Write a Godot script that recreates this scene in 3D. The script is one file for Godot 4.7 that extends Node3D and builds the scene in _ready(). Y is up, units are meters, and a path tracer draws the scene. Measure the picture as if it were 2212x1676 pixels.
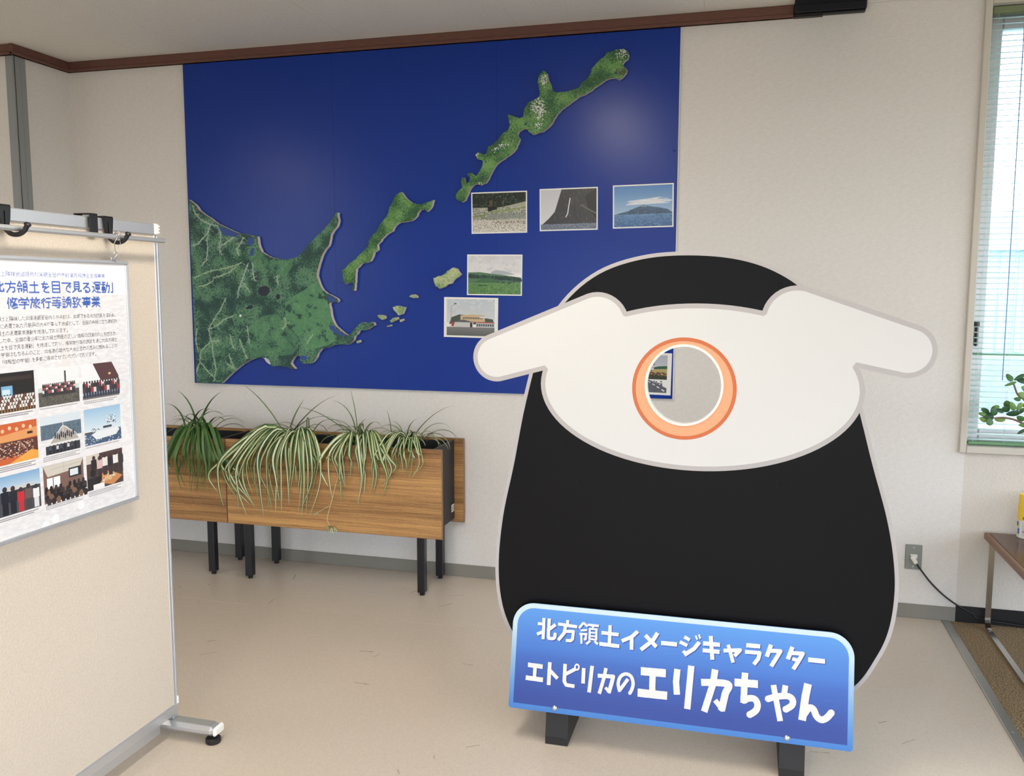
extends Node3D
# The lobby of a public building: relief map on the back wall, planters, a display panel, a photo cutout board.
# World: back wall face is z = 0, floor y = 0, x to the right, metres.

const CAM := Vector3(3.0803, 1.55, 4.3815)
const TURN := Vector3(-0.1111, 0.2636, 0.0021)
const FOCAL := 1878.96
const CEIL := 2.86
const ZB := 0.022   # face of the map board
const ZL := 0.05    # face of the raised land pieces

var cam_basis := Basis.from_euler(TURN)
var mats := {}
var used := {}
var rng := RandomNumberGenerator.new()


func _ready() -> void:
	rng.seed = 7
	var cam := Camera3D.new()
	cam.name = "camera"
	cam.fov = rad_to_deg(2.0 * atan(838.0 / FOCAL))
	cam.position = CAM
	cam.rotation = TURN
	cam.near = 0.05
	add_child(cam)
	cam.current = true
	var sky_m := ProceduralSkyMaterial.new()
	sky_m.sky_top_color = Color(0.82, 0.89, 0.97)
	sky_m.sky_horizon_color = Color(0.94, 0.97, 1.0)
	sky_m.sky_energy_multiplier = 1.0
	sky_m.ground_bottom_color = Color(0.52, 0.52, 0.50)
	sky_m.ground_horizon_color = Color(0.64, 0.65, 0.64)
	var sky := Sky.new()
	sky.sky_material = sky_m
	var env := Environment.new()
	env.background_mode = Environment.BG_SKY
	env.sky = sky
	env.tonemap_mode = Environment.TONE_MAPPER_LINEAR
	env.tonemap_exposure = 5.9
	env.sdfgi_enabled = true
	env.ssao_enabled = true
	env.ssil_enabled = true
	var we := WorldEnvironment.new()
	we.name = "sky"
	we.environment = env
	add_child(we)
	make_materials()
	build_room()
	build_window()
	build_outside()
	build_ceiling_lamp()
	build_map()
	build_prints()
	build_cutout()
	build_planters()
	build_panel()
	build_outlet()
	build_table()
	build_jade()


# ---------------------------------------------------------------- pixels to places
func ray(u: float, v: float) -> Vector3:
	return cam_basis * Vector3((u - 1106.0) / FOCAL, -(v - 838.0) / FOCAL, -1.0)

func wp(u: float, v: float, z: float) -> Vector3:      # on a plane parallel to the back wall
	var d := ray(u, v)
	return CAM + d * ((z - CAM.z) / d.z)

func wx(u: float, v: float, x: float) -> Vector3:      # on a plane parallel to the left wall
	var d := ray(u, v)
	return CAM + d * ((x - CAM.x) / d.x)

func wpl(u: float, v: float, p: Vector3, n: Vector3) -> Vector3:
	var d := ray(u, v)
	return CAM + d * ((p - CAM).dot(n) / d.dot(n))


# ---------------------------------------------------------------- nodes
func numbered(called: String) -> String:
	var n: int = used.get(called, 0)
	used[called] = n + 1
	return called if n == 0 else "%s_%03d" % [called, n]

func thing(called: String, label: String, category: String, at := Vector3.ZERO, group := "") -> Node3D:
	var o := Node3D.new()
	o.name = numbered(called)
	o.position = at
	add_child(o)
	tag(o, label, category, group)
	return o

func tag(o: Node, label: String, category: String, group := "") -> void:
	o.set_meta("label", label)
	o.set_meta("category", category)
	if group != "":
		o.set_meta("group", group)

func st_new() -> SurfaceTool:
	var st := SurfaceTool.new()
	st.begin(Mesh.PRIMITIVE_TRIANGLES)
	return st

# Shapes are drawn in world coordinates; a part is shifted back by the place of its thing.
func part(called: String, st: SurfaceTool, m: Material, parent: Node3D = null, at := Vector3.ZERO) -> MeshInstance3D:
	var o := MeshInstance3D.new()
	o.mesh = st.commit()
	o.material_override = m
	if parent == null:
		o.name = numbered(called)
		add_child(o)
	else:
		o.name = called
		parent.add_child(o, true)
		var w := at
		var q: Node = parent
		while q != null and q != self:
			if q is Node3D:
				w -= (q as Node3D).position
			q = q.get_parent()
		o.position = w
	return o

func struct(called: String, st: SurfaceTool, m: Material, label := "", category := "") -> MeshInstance3D:
	var o := part(called, st, m)
	o.set_meta("kind", "structure")
	if label != "":
		tag(o, label, category)
	return o


# ---------------------------------------------------------------- shapes
func tri(st: SurfaceTool, a: Vector3, b: Vector3, c: Vector3, out: Vector3) -> void:
	var n := (a - c).cross(a - b)
	if n.length_squared() < 1e-18:
		return
	n = n.normalized()
	if n.dot(out) < 0.0:
		var t := b
		b = c
		c = t
		n = -n
	st.set_normal(n)
	st.add_vertex(a)
	st.set_normal(n)
	st.add_vertex(b)
	st.set_normal(n)
	st.add_vertex(c)

func quad(st: SurfaceTool, a: Vector3, b: Vector3, c: Vector3, d: Vector3, out: Vector3) -> void:
	tri(st, a, b, c, out)
	tri(st, a, c, d, out)

# chamfered box between two corners, turned by a basis about its centre
func bx(st: SurfaceTool, lo: Vector3, hi: Vector3, bev := 0.002, turn := Basis.IDENTITY) -> void:
	var c := (lo + hi) * 0.5
	var h := (hi - lo) * 0.5
	var b := minf(bev, minf(h.x, minf(h.y, h.z)) * 0.9)
	var P := func(sx: float, sy: float, sz: float, ax: int) -> Vector3:
		var v := Vector3(sx * (h.x - (0.0 if ax == 0 else b)), sy * (h.y - (0.0 if ax == 1 else b)), sz * (h.z - (0.0 if ax == 2 else b)))
		return c + turn * v
	for s in [-1.0, 1.0]:
		quad(st, P.call(s, -1, -1, 0), P.call(s, 1, -1, 0), P.call(s, 1, 1, 0), P.call(s, -1, 1, 0), turn * Vector3(s, 0, 0))
		quad(st, P.call(-1, s, -1, 1), P.call(1, s, -1, 1), P.call(1, s, 1, 1), P.call(-1, s, 1, 1), turn * Vector3(0, s, 0))
		quad(st, P.call(-1, -1, s, 2), P.call(1, -1, s, 2), P.call(1, 1, s, 2), P.call(-1, 1, s, 2), turn * Vector3(0, 0, s))
		for t in [-1.0, 1.0]:
			quad(st, P.call(s, t, -1, 0), P.call(s, t, 1, 0), P.call(s, t, 1, 1), P.call(s, t, -1, 1), turn * Vector3(s, t, 0))
			quad(st, P.call(s, -1, t, 0), P.call(s, 1, t, 0), P.call(s, 1, t, 2), P.call(s, -1, t, 2), turn * Vector3(s, 0, t))
			quad(st, P.call(-1, s, t, 1), P.call(1, s, t, 1), P.call(1, s, t, 2), P.call(-1, s, t, 2), turn * Vector3(0, s, t))
			for r in [-1.0, 1.0]:
				tri(st, P.call(s, t, r, 0), P.call(s, t, r, 1), P.call(s, t, r, 2), turn * Vector3(s, t, r))

func box_st(x0: float, x1: float, y0: float, y1: float, z0: float, z1: float, bev := 0.002) -> SurfaceTool:
	var st := st_new()
	bx(st, Vector3(x0, y0, z0), Vector3(x1, y1, z1), bev)
	return st

func smooth_tri(st: SurfaceTool, p: Array, n: Array) -> void:
	var f: Vector3 = (p[0] - p[2]).cross(p[0] - p[1])
	if f.length_squared() < 1e-20:
		return
	var s: Vector3 = n[0] + n[1] + n[2]
	var order := [0, 1, 2] if f.dot(s) >= 0.0 else [0, 2, 1]
	for i in order:
		st.set_normal(n[i])
		st.add_vertex(p[i])

func tube(st: SurfaceTool, pts: Array, r: float, sides := 8, r_end := -1.0) -> void:
	if r_end < 0.0:
		r_end = r
	var rings := []
	var norms := []
	var side := Vector3.ZERO
	for i in pts.size():
		var d: Vector3 = (pts[mini(i + 1, pts.size() - 1)] - pts[maxi(i - 1, 0)]).normalized()
		if side == Vector3.ZERO:
			side = d.cross(Vector3.UP if absf(d.y) < 0.9 else Vector3.RIGHT).normalized()
		side = (side - d * side.dot(d)).normalized()
		var up := d.cross(side)
		var rr := lerpf(r, r_end, float(i) / maxf(1.0, pts.size() - 1.0))
		var ring := []
		var nr := []
		for k in sides:
			var a := TAU * k / sides
			var n := side * cos(a) + up * sin(a)
			ring.append(pts[i] + n * rr)
			nr.append(n)
		rings.append(ring)
		norms.append(nr)
	for i in pts.size() - 1:
		for k in sides:
			var j := (k + 1) % sides
			smooth_tri(st, [rings[i][k], rings[i][j], rings[i + 1][j]], [norms[i][k], norms[i][j], norms[i + 1][j]])
			smooth_tri(st, [rings[i][k], rings[i + 1][j], rings[i + 1][k]], [norms[i][k], norms[i + 1][j], norms[i + 1][k]])
	for e in [0, pts.size() - 1]:
		var out: Vector3 = pts[0] - pts[1] if e == 0 else pts[e] - pts[e - 1]
		for k in sides:
			tri(st, pts[e], rings[e][k], rings[e][(k + 1) % sides], out)

func lathe(st: SurfaceTool, c: Vector3, prof: Array, sides := 24, axis := Basis.IDENTITY) -> void:
	for i in prof.size() - 1:
		var p: Vector2 = prof[i]
		var q: Vector2 = prof[i + 1]
		var t := (q - p).normalized()
		var n2 := Vector2(t.y, -t.x)
		for k in sides:
			var a := TAU * k / sides
			var b := TAU * (k + 1) / sides
			var da := Vector3(cos(a), 0, sin(a))
			var db := Vector3(cos(b), 0, sin(b))
			var na := axis * (da * n2.x + Vector3.UP * n2.y)
			var nb := axis * (db * n2.x + Vector3.UP * n2.y)
			var pa := c + axis * (da * p.x + Vector3.UP * p.y)
			var pb := c + axis * (db * p.x + Vector3.UP * p.y)
			var qa := c + axis * (da * q.x + Vector3.UP * q.y)
			var qb := c + axis * (db * q.x + Vector3.UP * q.y)
			smooth_tri(st, [pa, pb, qb], [na, nb, nb])
			smooth_tri(st, [pa, qb, qa], [na, nb, na])

# flat outline in x, y extruded from z0 (back) to z1 (front)
func prism(st: SurfaceTool, poly: PackedVector2Array, z0: float, z1: float, back := true, sides := true, front := true, uv_lo := Vector2.ZERO, uv_size := Vector2.ZERO) -> void:
	var idx := Geometry2D.triangulate_polygon(poly)
	if idx.is_empty():
		print("could not fill an outline of ", poly.size())
	for k in range(0, idx.size(), 3):
		var a := poly[idx[k]]
		var b := poly[idx[k + 1]]
		var c := poly[idx[k + 2]]
		if (b - a).cross(c - a) > 0.0:
			var t := b
			b = c
			c = t
		if front:
			for q in [a, b, c]:
				st.set_normal(Vector3(0, 0, 1))
				if uv_size != Vector2.ZERO:
					st.set_uv(Vector2((q.x - uv_lo.x) / uv_size.x, 1.0 - (q.y - uv_lo.y) / uv_size.y))
				st.add_vertex(Vector3(q.x, q.y, z1))
		if back:
			for q in [a, c, b]:
				st.set_normal(Vector3(0, 0, -1))
				st.add_vertex(Vector3(q.x, q.y, z0))
	if sides:
		var ccw := not Geometry2D.is_polygon_clockwise(poly)
		# Geometry2D calls an outline clockwise when its signed area is positive with y down; test with a point instead
		for i in poly.size():
			var a := poly[i]
			var b := poly[(i + 1) % poly.size()]
			var e := b - a
			var n := Vector2(e.y, -e.x).normalized()
			var probe := (a + b) * 0.5 + n * 1e-4
			if Geometry2D.is_point_in_polygon(probe, poly):
				n = -n
			quad(st, Vector3(a.x, a.y, z0), Vector3(b.x, b.y, z0), Vector3(b.x, b.y, z1), Vector3(a.x, a.y, z1), Vector3(n.x, n.y, 0))
		if ccw:
			pass

func circle2(c: Vector2, r: float, n := 64, squash := 1.0) -> PackedVector2Array:
	var p := PackedVector2Array()
	for k in n:
		p.append(c + Vector2(cos(TAU * k / n) * r, sin(TAU * k / n) * r * squash))
	return p

# Catmull-Rom through points (closed or open)
func curve2(pts: Array, closed: bool, steps := 8) -> PackedVector2Array:
	var out := PackedVector2Array()
	var n := pts.size()
	for i in (n if closed else n - 1):
		var p0: Vector2 = pts[(i - 1 + n) % n] if closed else pts[maxi(i - 1, 0)]
		var p1: Vector2 = pts[i]
		var p2: Vector2 = pts[(i + 1) % n]
		var p3: Vector2 = pts[(i + 2) % n] if closed else pts[mini(i + 2, n - 1)]
		for k in steps:
			out.append(p1.cubic_interpolate(p2, p0, p3, float(k) / steps))
	if not closed:
		out.append(pts[n - 1])
	return out

func curve3(pts: Array, steps := 6) -> Array:
	var out := []
	var n := pts.size()
	for i in n - 1:
		var p0: Vector3 = pts[maxi(i - 1, 0)]
		var p1: Vector3 = pts[i]
		var p2: Vector3 = pts[i + 1]
		var p3: Vector3 = pts[mini(i + 2, n - 1)]
		for k in steps:
			out.append(p1.cubic_interpolate(p2, p0, p3, float(k) / steps))
	out.append(pts[n - 1])
	return out


# ---------------------------------------------------------------- materials
func rgb(r: int, g: int, b: int) -> Color:
	return Color8(r, g, b)

func mat(key: String, c: Color, rough := 0.6, metal := 0.0, spec := 0.5) -> StandardMaterial3D:
	if mats.has(key):
		return mats[key]
	var m := StandardMaterial3D.new()
	m.resource_name = key
	m.albedo_color = c
	m.roughness = rough
	m.metallic = metal
	m.metallic_specular = spec
	m.cull_mode = BaseMaterial3D.CULL_DISABLED
	mats[key] = m
	return m

func noise_tex(size: int, freq: float, a: Color, b: Color, octaves := 4, sd := 1, normal := false, bump := 1.0) -> NoiseTexture2D:
	var n := FastNoiseLite.new()
	n.seed = sd
	n.frequency = freq
	n.fractal_octaves = octaves
	var t := NoiseTexture2D.new()
	t.width = size
	t.height = size
	t.seamless = true
	t.noise = n
	if normal:
		t.as_normal_map = true
		t.bump_strength = bump
	else:
		var g := Gradient.new()
		g.set_color(0, a)
		g.set_color(1, b)
		t.color_ramp = g
	return t

func grain(m: StandardMaterial3D, t: Texture2D, scale: Vector3, nrm: Texture2D = null, depth := 0.3) -> void:
	m.albedo_texture = t
	m.uv1_triplanar = true
	m.uv1_world_triplanar = true
	m.uv1_scale = scale
	if nrm != null:
		m.normal_enabled = true
		m.normal_texture = nrm
		m.normal_scale = depth

func vinyl_image() -> Image:
	var n := 1024
	var im := Image.create_empty(n, n, false, Image.FORMAT_RGB8)
	var r := RandomNumberGenerator.new()
	r.seed = 61
	for y in range(0, n, 2):
		for x in range(0, n, 2):
			var v := 250 - r.randi_range(0, 9)
			im.fill_rect(Rect2i(x, y, 2, 2), Color8(v, v, v - r.randi_range(0, 3)))
	for k in 44:      # short scuffs left by shoes and furniture
		var p := Vector2(r.randf() * n, r.randf() * n)
		var d := Vector2.from_angle(r.randf() * TAU) * r.randf_range(6, 34)
		var c := Color8(196, 190, 182) if k % 3 else Color8(150, 144, 136)
		var bend := d.orthogonal() * r.randf_range(-0.06, 0.06)
		var last := p
		for q in range(1, 6):
			var t := q / 5.0
			var e := p + d * t + bend * sin(PI * t)
			seg(im, last, e, 1.3, c)
			last = e
	return im

func image_mat(key: String, im: Image, rough := 0.5, spec := 0.5) -> StandardMaterial3D:
	var m := mat(key, Color.WHITE, rough, 0.0, spec)
	m.albedo_texture = ImageTexture.create_from_image(im)
	m.texture_repeat = false
	return m

func make_materials() -> void:
	var weave := noise_tex(256, 0.09, Color.WHITE, Color.WHITE, 3, 5, true, 4.0)
	var m := mat("wallpaper", rgb(233, 229, 225), 0.85)
	grain(m, noise_tex(512, 0.02, Color(0.965, 0.965, 0.96), Color(1, 1, 1), 5, 3), Vector3(3, 9, 3), weave, 0.22)
	m = mat("wallpaper_warm", rgb(226, 219, 211), 0.9)
	grain(m, noise_tex(512, 0.03, Color(0.94, 0.94, 0.93), Color(1, 1, 1), 5, 4), Vector3(4, 12, 4), weave, 0.5)
	m = mat("ceiling_paint", rgb(240, 238, 232), 0.9)
	grain(m, noise_tex(512, 0.06, Color(0.93, 0.93, 0.92), Color(1, 1, 1), 5, 8), Vector3(3, 3, 3), weave, 0.3)
	m = mat("vinyl_floor", rgb(220, 206, 191), 0.3, 0.0, 0.5)
	grain(m, ImageTexture.create_from_image(vinyl_image()), Vector3(0.36, 0.36, 0.36))
	m = mat("carpet", rgb(204, 180, 144), 0.95)
	grain(m, noise_tex(512, 0.08, Color(0.42, 0.39, 0.36), Color(1.0, 0.98, 0.92), 5, 13), Vector3(3.0, 3.0, 3.0), noise_tex(256, 0.12, Color.WHITE, Color.WHITE, 3, 6, true, 6.0), 0.7)
	m = mat("brown_trim", rgb(118, 78, 66), 0.55)
	grain(m, noise_tex(512, 0.03, Color(0.80, 0.78, 0.78), Color(1, 1, 1), 5, 14), Vector3(1.0, 14, 1.0))
	mat("grey_baseboard", rgb(136, 132, 124), 0.5)
	mat("black_baseboard", rgb(22, 22, 26), 0.4)
	mat("grey_guard", rgb(148, 152, 152), 0.45)
	mat("groove", rgb(92, 82, 70), 0.9)
	mat("steel", rgb(190, 190, 186), 0.35, 0.9)
	mat("chrome", rgb(205, 205, 205), 0.16, 1.0)
	mat("aluminium", rgb(206, 208, 212), 0.38, 0.75)
	mat("cream_frame", rgb(208, 201, 190), 0.5)
	mat("white_plastic", rgb(236, 234, 228), 0.4)
	mat("black_plastic", rgb(24, 24, 27), 0.38)
	mat("black_paint", rgb(26, 27, 31), 0.45)
	mat("black_gloss", rgb(20, 22, 30), 0.3)
	mat("black_wood", rgb(34, 34, 36), 0.55)
	mat("map_blue", rgb(21, 56, 150), 0.26, 0.0, 0.36)
	mat("white_edge", rgb(226, 224, 220), 0.5)
	mat("foam_edge", rgb(240, 220, 198), 0.8)
	mat("paper", rgb(238, 238, 236), 0.45)
	m = mat("panel_cloth", rgb(214, 201, 186), 0.9)
	grain(m, noise_tex(512, 0.05, Color(0.95, 0.95, 0.94), Color(1, 1, 1), 5, 15), Vector3(4, 4, 4), weave, 0.25)
	m = mat("glass", Color(0.9, 0.97, 0.96, 0.06), 0.03)
	m.transparency = BaseMaterial3D.TRANSPARENCY_ALPHA
	m = mat("slat", rgb(206, 228, 220), 0.45)
	m.backlight_enabled = true
	m.backlight = Color(0.35, 0.42, 0.40)
	mat("green_slat", rgb(112, 156, 112), 0.45)
	mat("olive_rail", rgb(124, 136, 100), 0.45)
	mat("cord_white", rgb(214, 224, 222), 0.6)
	mat("board_grey", rgb(180, 176, 177), 0.45)
	mat("board_black", rgb(12, 11, 14), 0.4, 0.0, 0.28)
	mat("board_white", rgb(214, 214, 214), 0.42)
	mat("orange_light", rgb(244, 166, 124), 0.45)
	mat("orange_dark", rgb(204, 108, 62), 0.45)
	mat("red_edge", rgb(120, 52, 44), 0.6)
	mat("bolt", rgb(205, 205, 205), 0.3, 0.9)
	var lf := mat("leaf", Color.WHITE, 0.42)
	lf.vertex_color_use_as_albedo = true
	lf.backlight_enabled = true
	lf.backlight = Color(0.2, 0.26, 0.12)
	mat("runner", rgb(206, 196, 150), 0.6)
	mat("soil", rgb(42, 34, 28), 0.95)
	mat("planter_black", rgb(36, 38, 42), 0.5)
	mat("bark", rgb(126, 102, 82), 0.8)
	mat("plate_grey", rgb(140, 144, 138), 0.4, 0.3)
	mat("yellow_can", rgb(246, 206, 62), 0.35)
	mat("pot", rgb(150, 96, 70), 0.7)


# ---------------------------------------------------------------- the room
func build_room() -> void:
	var paper: Material = mats["wallpaper"]
	# floor: vinyl sheets laid on a dark bed, joint lines stay open by a millimetre
	var fl := struct("floor", box_st(-5.0, 6.8, -0.12, -0.003, -0.15, 7.6, 0.001), mats["groove"])
	var zs := [0.0, 0.69, 2.51, 4.33, 6.15, 7.6]
	for i in zs.size() - 1:
		part("vinyl_sheet", box_st(-5.0, 4.012, -0.02, 0.0, zs[i] + 0.0007, zs[i + 1] - 0.0007, 0.0004), mats["vinyl_floor"], fl)
	part("carpet_area", box_st(4.052, 6.8, -0.02, 0.001, 0.0, 7.6, 0.0), mats["carpet"], fl)
	var edge := part("threshold_strip", box_st(4.0125, 4.0515, -0.02, 0.004, 0.004, 4.6, 0.003), mats["steel"], fl)
	edge.set_meta("label", "flat metal strip between vinyl and carpet")
	for z in [0.05, 0.55, 0.62, 1.1, 1.6, 2.1]:
		var s := st_new()
		lathe(s, Vector3(4.032, 0.004, z), [Vector2(0.006, 0.0), Vector2(0.004, 0.0012), Vector2(0.0, 0.0014)], 10)
		part("screw", s, mats["bolt"], fl)
	# ceiling boards with open joints
	var ce := struct("ceiling", box_st(-5.0, 6.8, CEIL + 0.003, CEIL + 0.15, -0.15, 7.6, 0.001), mats["groove"])
	var xs := [-5.0, -4.2, -3.3, -2.4, -1.5, -0.21, 0.115, 1.025, 1.935, 2.845, 3.755, 4.665, 5.575, 6.8]
	for i in xs.size() - 1:
		part("ceiling_board", box_st(xs[i] + 0.0004, xs[i + 1] - 0.0004, CEIL, CEIL + 0.02, 0.0, 7.6, 0.0003), mats["ceiling_paint"], ce)
	# walls
	struct("wall_back", box_st(-0.78, 4.071, 0.0, CEIL, -0.16, 0.0, 0.0), paper)
	struct("wall_back_below_window", box_st(4.071, 6.8, 0.0, 0.825, -0.16, -0.003, 0.0), mats["wallpaper_warm"])
	struct("wall_back_above_window", box_st(4.071, 5.62, 2.80, CEIL, -0.16, 0.0, 0.0), paper)
	struct("wall_back_end", box_st(5.62, 6.8, 0.825, CEIL, -0.16, 0.0, 0.0), paper)
	struct("wall_left", box_st(-5.0, -0.78, 0.0, CEIL, -0.16, 0.40, 0.0), paper)
	struct("wall_far_left", box_st(-5.15, -5.0, 0.0, CEIL, -0.16, 7.75, 0.0), paper)
	# rear wall and right wall with broad windows: the daylight in the photograph comes from there
	# each: left, right, sill, head
	var holes := [[-4.6, -2.6, 0.9, 2.72], [0.2, 3.0, 0.35, 2.15], [3.3, 6.4, 0.35, 2.15]]
	var st := st_new()
	var x := -5.0
	for h in holes:
		bx(st, Vector3(x, 0, 7.6), Vector3(h[0], CEIL, 7.75), 0.0)
		bx(st, Vector3(h[0], 0, 7.6), Vector3(h[1], h[2], 7.75), 0.0)
		bx(st, Vector3(h[0], h[3], 7.6), Vector3(h[1], CEIL, 7.75), 0.0)
		x = h[1]
	bx(st, Vector3(x, 0, 7.6), Vector3(6.8, CEIL, 7.75), 0.0)
	struct("wall_rear", st, paper)
	var n := 2
	for h in holes:
		var f := st_new()
		window_bars(f, h[0], h[1], h[2], h[3], 7.66, 7.71, 3)
		struct("window_%d" % n, f, mats["aluminium"])
		n += 1
	st = st_new()
	var zh := [[0.4, 3.5], [3.9, 7.2]]
	bx(st, Vector3(6.8, 0, -0.16), Vector3(6.95, 0.5, 7.75), 0.0)
	bx(st, Vector3(6.8, 2.56, -0.16), Vector3(6.95, CEIL, 7.75), 0.0)
	var z := -0.16
	for h in zh:
		bx(st, Vector3(6.8, 0.5, z), Vector3(6.95, 2.56, h[0]), 0.0)
		z = h[1]
	bx(st, Vector3(6.8, 0.5, z), Vector3(6.95, 2.56, 7.75), 0.0)
	struct("wall_right", st, paper)
	for h in zh:
		var f := st_new()
		for k in 4:
			var zz := lerpf(h[0], h[1] - 0.05, k / 3.0)
			bx(f, Vector3(6.85, 0.5, zz), Vector3(6.9, 2.56, zz + 0.05), 0.003)
		bx(f, Vector3(6.85, 0.5, h[0]), Vector3(6.9, 0.55, h[1]), 0.003)
		bx(f, Vector3(6.85, 2.51, h[0]), Vector3(6.9, 2.56, h[1]), 0.003)
		struct("window_%d" % n, f, mats["aluminium"])
		n += 1
	# brown moulding under the ceiling
	var mould := func(lo: Vector3, hi: Vector3, face: Vector3) -> SurfaceTool:
		var s := st_new()
		bx(s, lo, hi, 0.003)
		var l2 := lo + face * 0.006
		var h2 := hi + face * 0.006
		h2.y = lo.y + 0.016
		bx(s, l2, h2, 0.003)
		return s
	struct("trim_1", mould.call(Vector3(-0.78, 2.803, 0.0), Vector3(3.243, CEIL, 0.024), Vector3(0, 0, 1)), mats["brown_trim"])
	struct("trim_2", mould.call(Vector3(-0.78, 2.803, 0.024), Vector3(-0.756, CEIL, 0.43), Vector3(1, 0, 0)), mats["brown_trim"])
	struct("trim_3", mould.call(Vector3(-5.0, 2.803, 0.40), Vector3(-0.7805, CEIL, 0.424), Vector3(0, 0, 1)), mats["brown_trim"])
	struct("trim_4", box_st(3.556, 4.03, 2.846, CEIL, 0.0, 0.012, 0.003), mats["white_edge"])
	# corner guard on the projecting corner at the left
	st = st_new()
	bx(st, Vector3(-0.782, 0.075, 0.325), Vector3(-0.772, 2.803, 0.406), 0.002)
	bx(st, Vector3(-0.772, 0.075, 0.358), Vector3(-0.770, 2.803, 0.362), 0.0005)
	bx(st, Vector3(-0.83, 0.075, 0.398), Vector3(-0.772, 2.803, 0.406), 0.002)
	struct("trim_5", st, mats["grey_guard"])
	# baseboards
	struct("baseboard_back", box_st(-0.78, 4.072, 0.0, 0.068, 0.0, 0.006, 0.002), mats["grey_baseboard"])
	struct("baseboard_back_end", box_st(4.072, 6.8, 0.0, 0.078, -0.003, 0.007, 0.002), mats["black_baseboard"])
	struct("baseboard_left", box_st(-0.78, -0.774, 0.0, 0.068, 0.006, 0.406, 0.002), mats["grey_baseboard"])
	struct("baseboard_left_return", box_st(-5.0, -0.774, 0.0, 0.068, 0.4065, 0.4125, 0.002), mats["grey_baseboard"])
	# dark casing where the moulding ends, with the flat dark channel that runs along the ceiling
	var o := thing("ceiling_track", "black ceiling track casing at the end of the brown moulding", "track", Vector3(3.4, 2.8, 0.0))
	st = st_new()
	bx(st, Vector3(3.2435, 2.815, 0.0), Vector3(3.554, CEIL - 0.001, 0.045), 0.004)
	part("casing", st, mats["black_gloss"], o)
	part("lip", box_st(3.2435, 3.551, 2.806, 2.8149, 0.0, 0.034, 0.003), mats["black_paint"], o)
	part("lip", box_st(3.2435, 3.37, 2.801, 2.8059, 0.0, 0.03, 0.002), mats["black_paint"], o)
	part("channel", box_st(3.2435, 3.554, 2.848, CEIL - 0.001, 0.0451, 3.2, 0.003), mats["black_gloss"], o)

func window_bars(f: SurfaceTool, x0: float, x1: float, y0: float, y1: float, z0: float, z1: float, cells: int) -> void:
	for k in cells + 1:
		var xx := lerpf(x0, x1 - 0.05, float(k) / cells)
		bx(f, Vector3(xx, y0, z0), Vector3(xx + 0.05, y1, z1), 0.003)
	bx(f, Vector3(x0, y0, z0), Vector3(x1, y0 + 0.05, z1), 0.003)
	bx(f, Vector3(x0, y1 - 0.05, z0), Vector3(x1, y1, z1), 0.003)

func build_ceiling_lamp() -> void:
	# a fluorescent fitting above the room mirrors in the satin blue board
	var spots := [Vector3(2.1, CEIL, 2.5), Vector3(2.1, CEIL, 5.2), Vector3(-1.6, CEIL, 4.2), Vector3(5.4, CEIL, 4.2)]
	for i in spots.size():
		var c: Vector3 = spots[i]
		var o := thing("ceiling_lamp", ["fluorescent ceiling lamp above the open floor before the map", "fluorescent ceiling lamp towards the rear windows", "fluorescent ceiling lamp over the left end of the room", "fluorescent ceiling lamp over the carpet"][i], "lamp", c, "ceiling lamps")
		part("housing", box_st(c.x - 0.15, c.x + 0.15, CEIL - 0.05, CEIL - 0.0005, c.z - 0.62, c.z + 0.62, 0.006), mats["white_plastic"], o)
		var gm := mat("lamp_glow", rgb(250, 250, 245), 0.5)
		gm.emission_enabled = true
		gm.emission = Color(1.0, 0.97, 0.92)
		gm.emission_energy_multiplier = 2.4
		part("diffuser", box_st(c.x - 0.12, c.x + 0.12, CEIL - 0.062, CEIL - 0.0505, c.z - 0.6, c.z + 0.6, 0.004), gm, o)
		var a := AreaLight3D.new()
		a.name = "lamp_light"
		a.area_size = Vector2(0.24, 1.2)
		a.light_color = Color(1.0, 0.96, 0.90)
		a.light_energy = 0.3
		a.set("area_range", 14.0)
		a.set("area_attenuation", 2.0)
		a.shadow_enabled = true
		o.add_child(a)
		a.position = Vector3(0, -0.068, 0)
		a.rotation = Vector3(-PI / 2, 0, 0)


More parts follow.
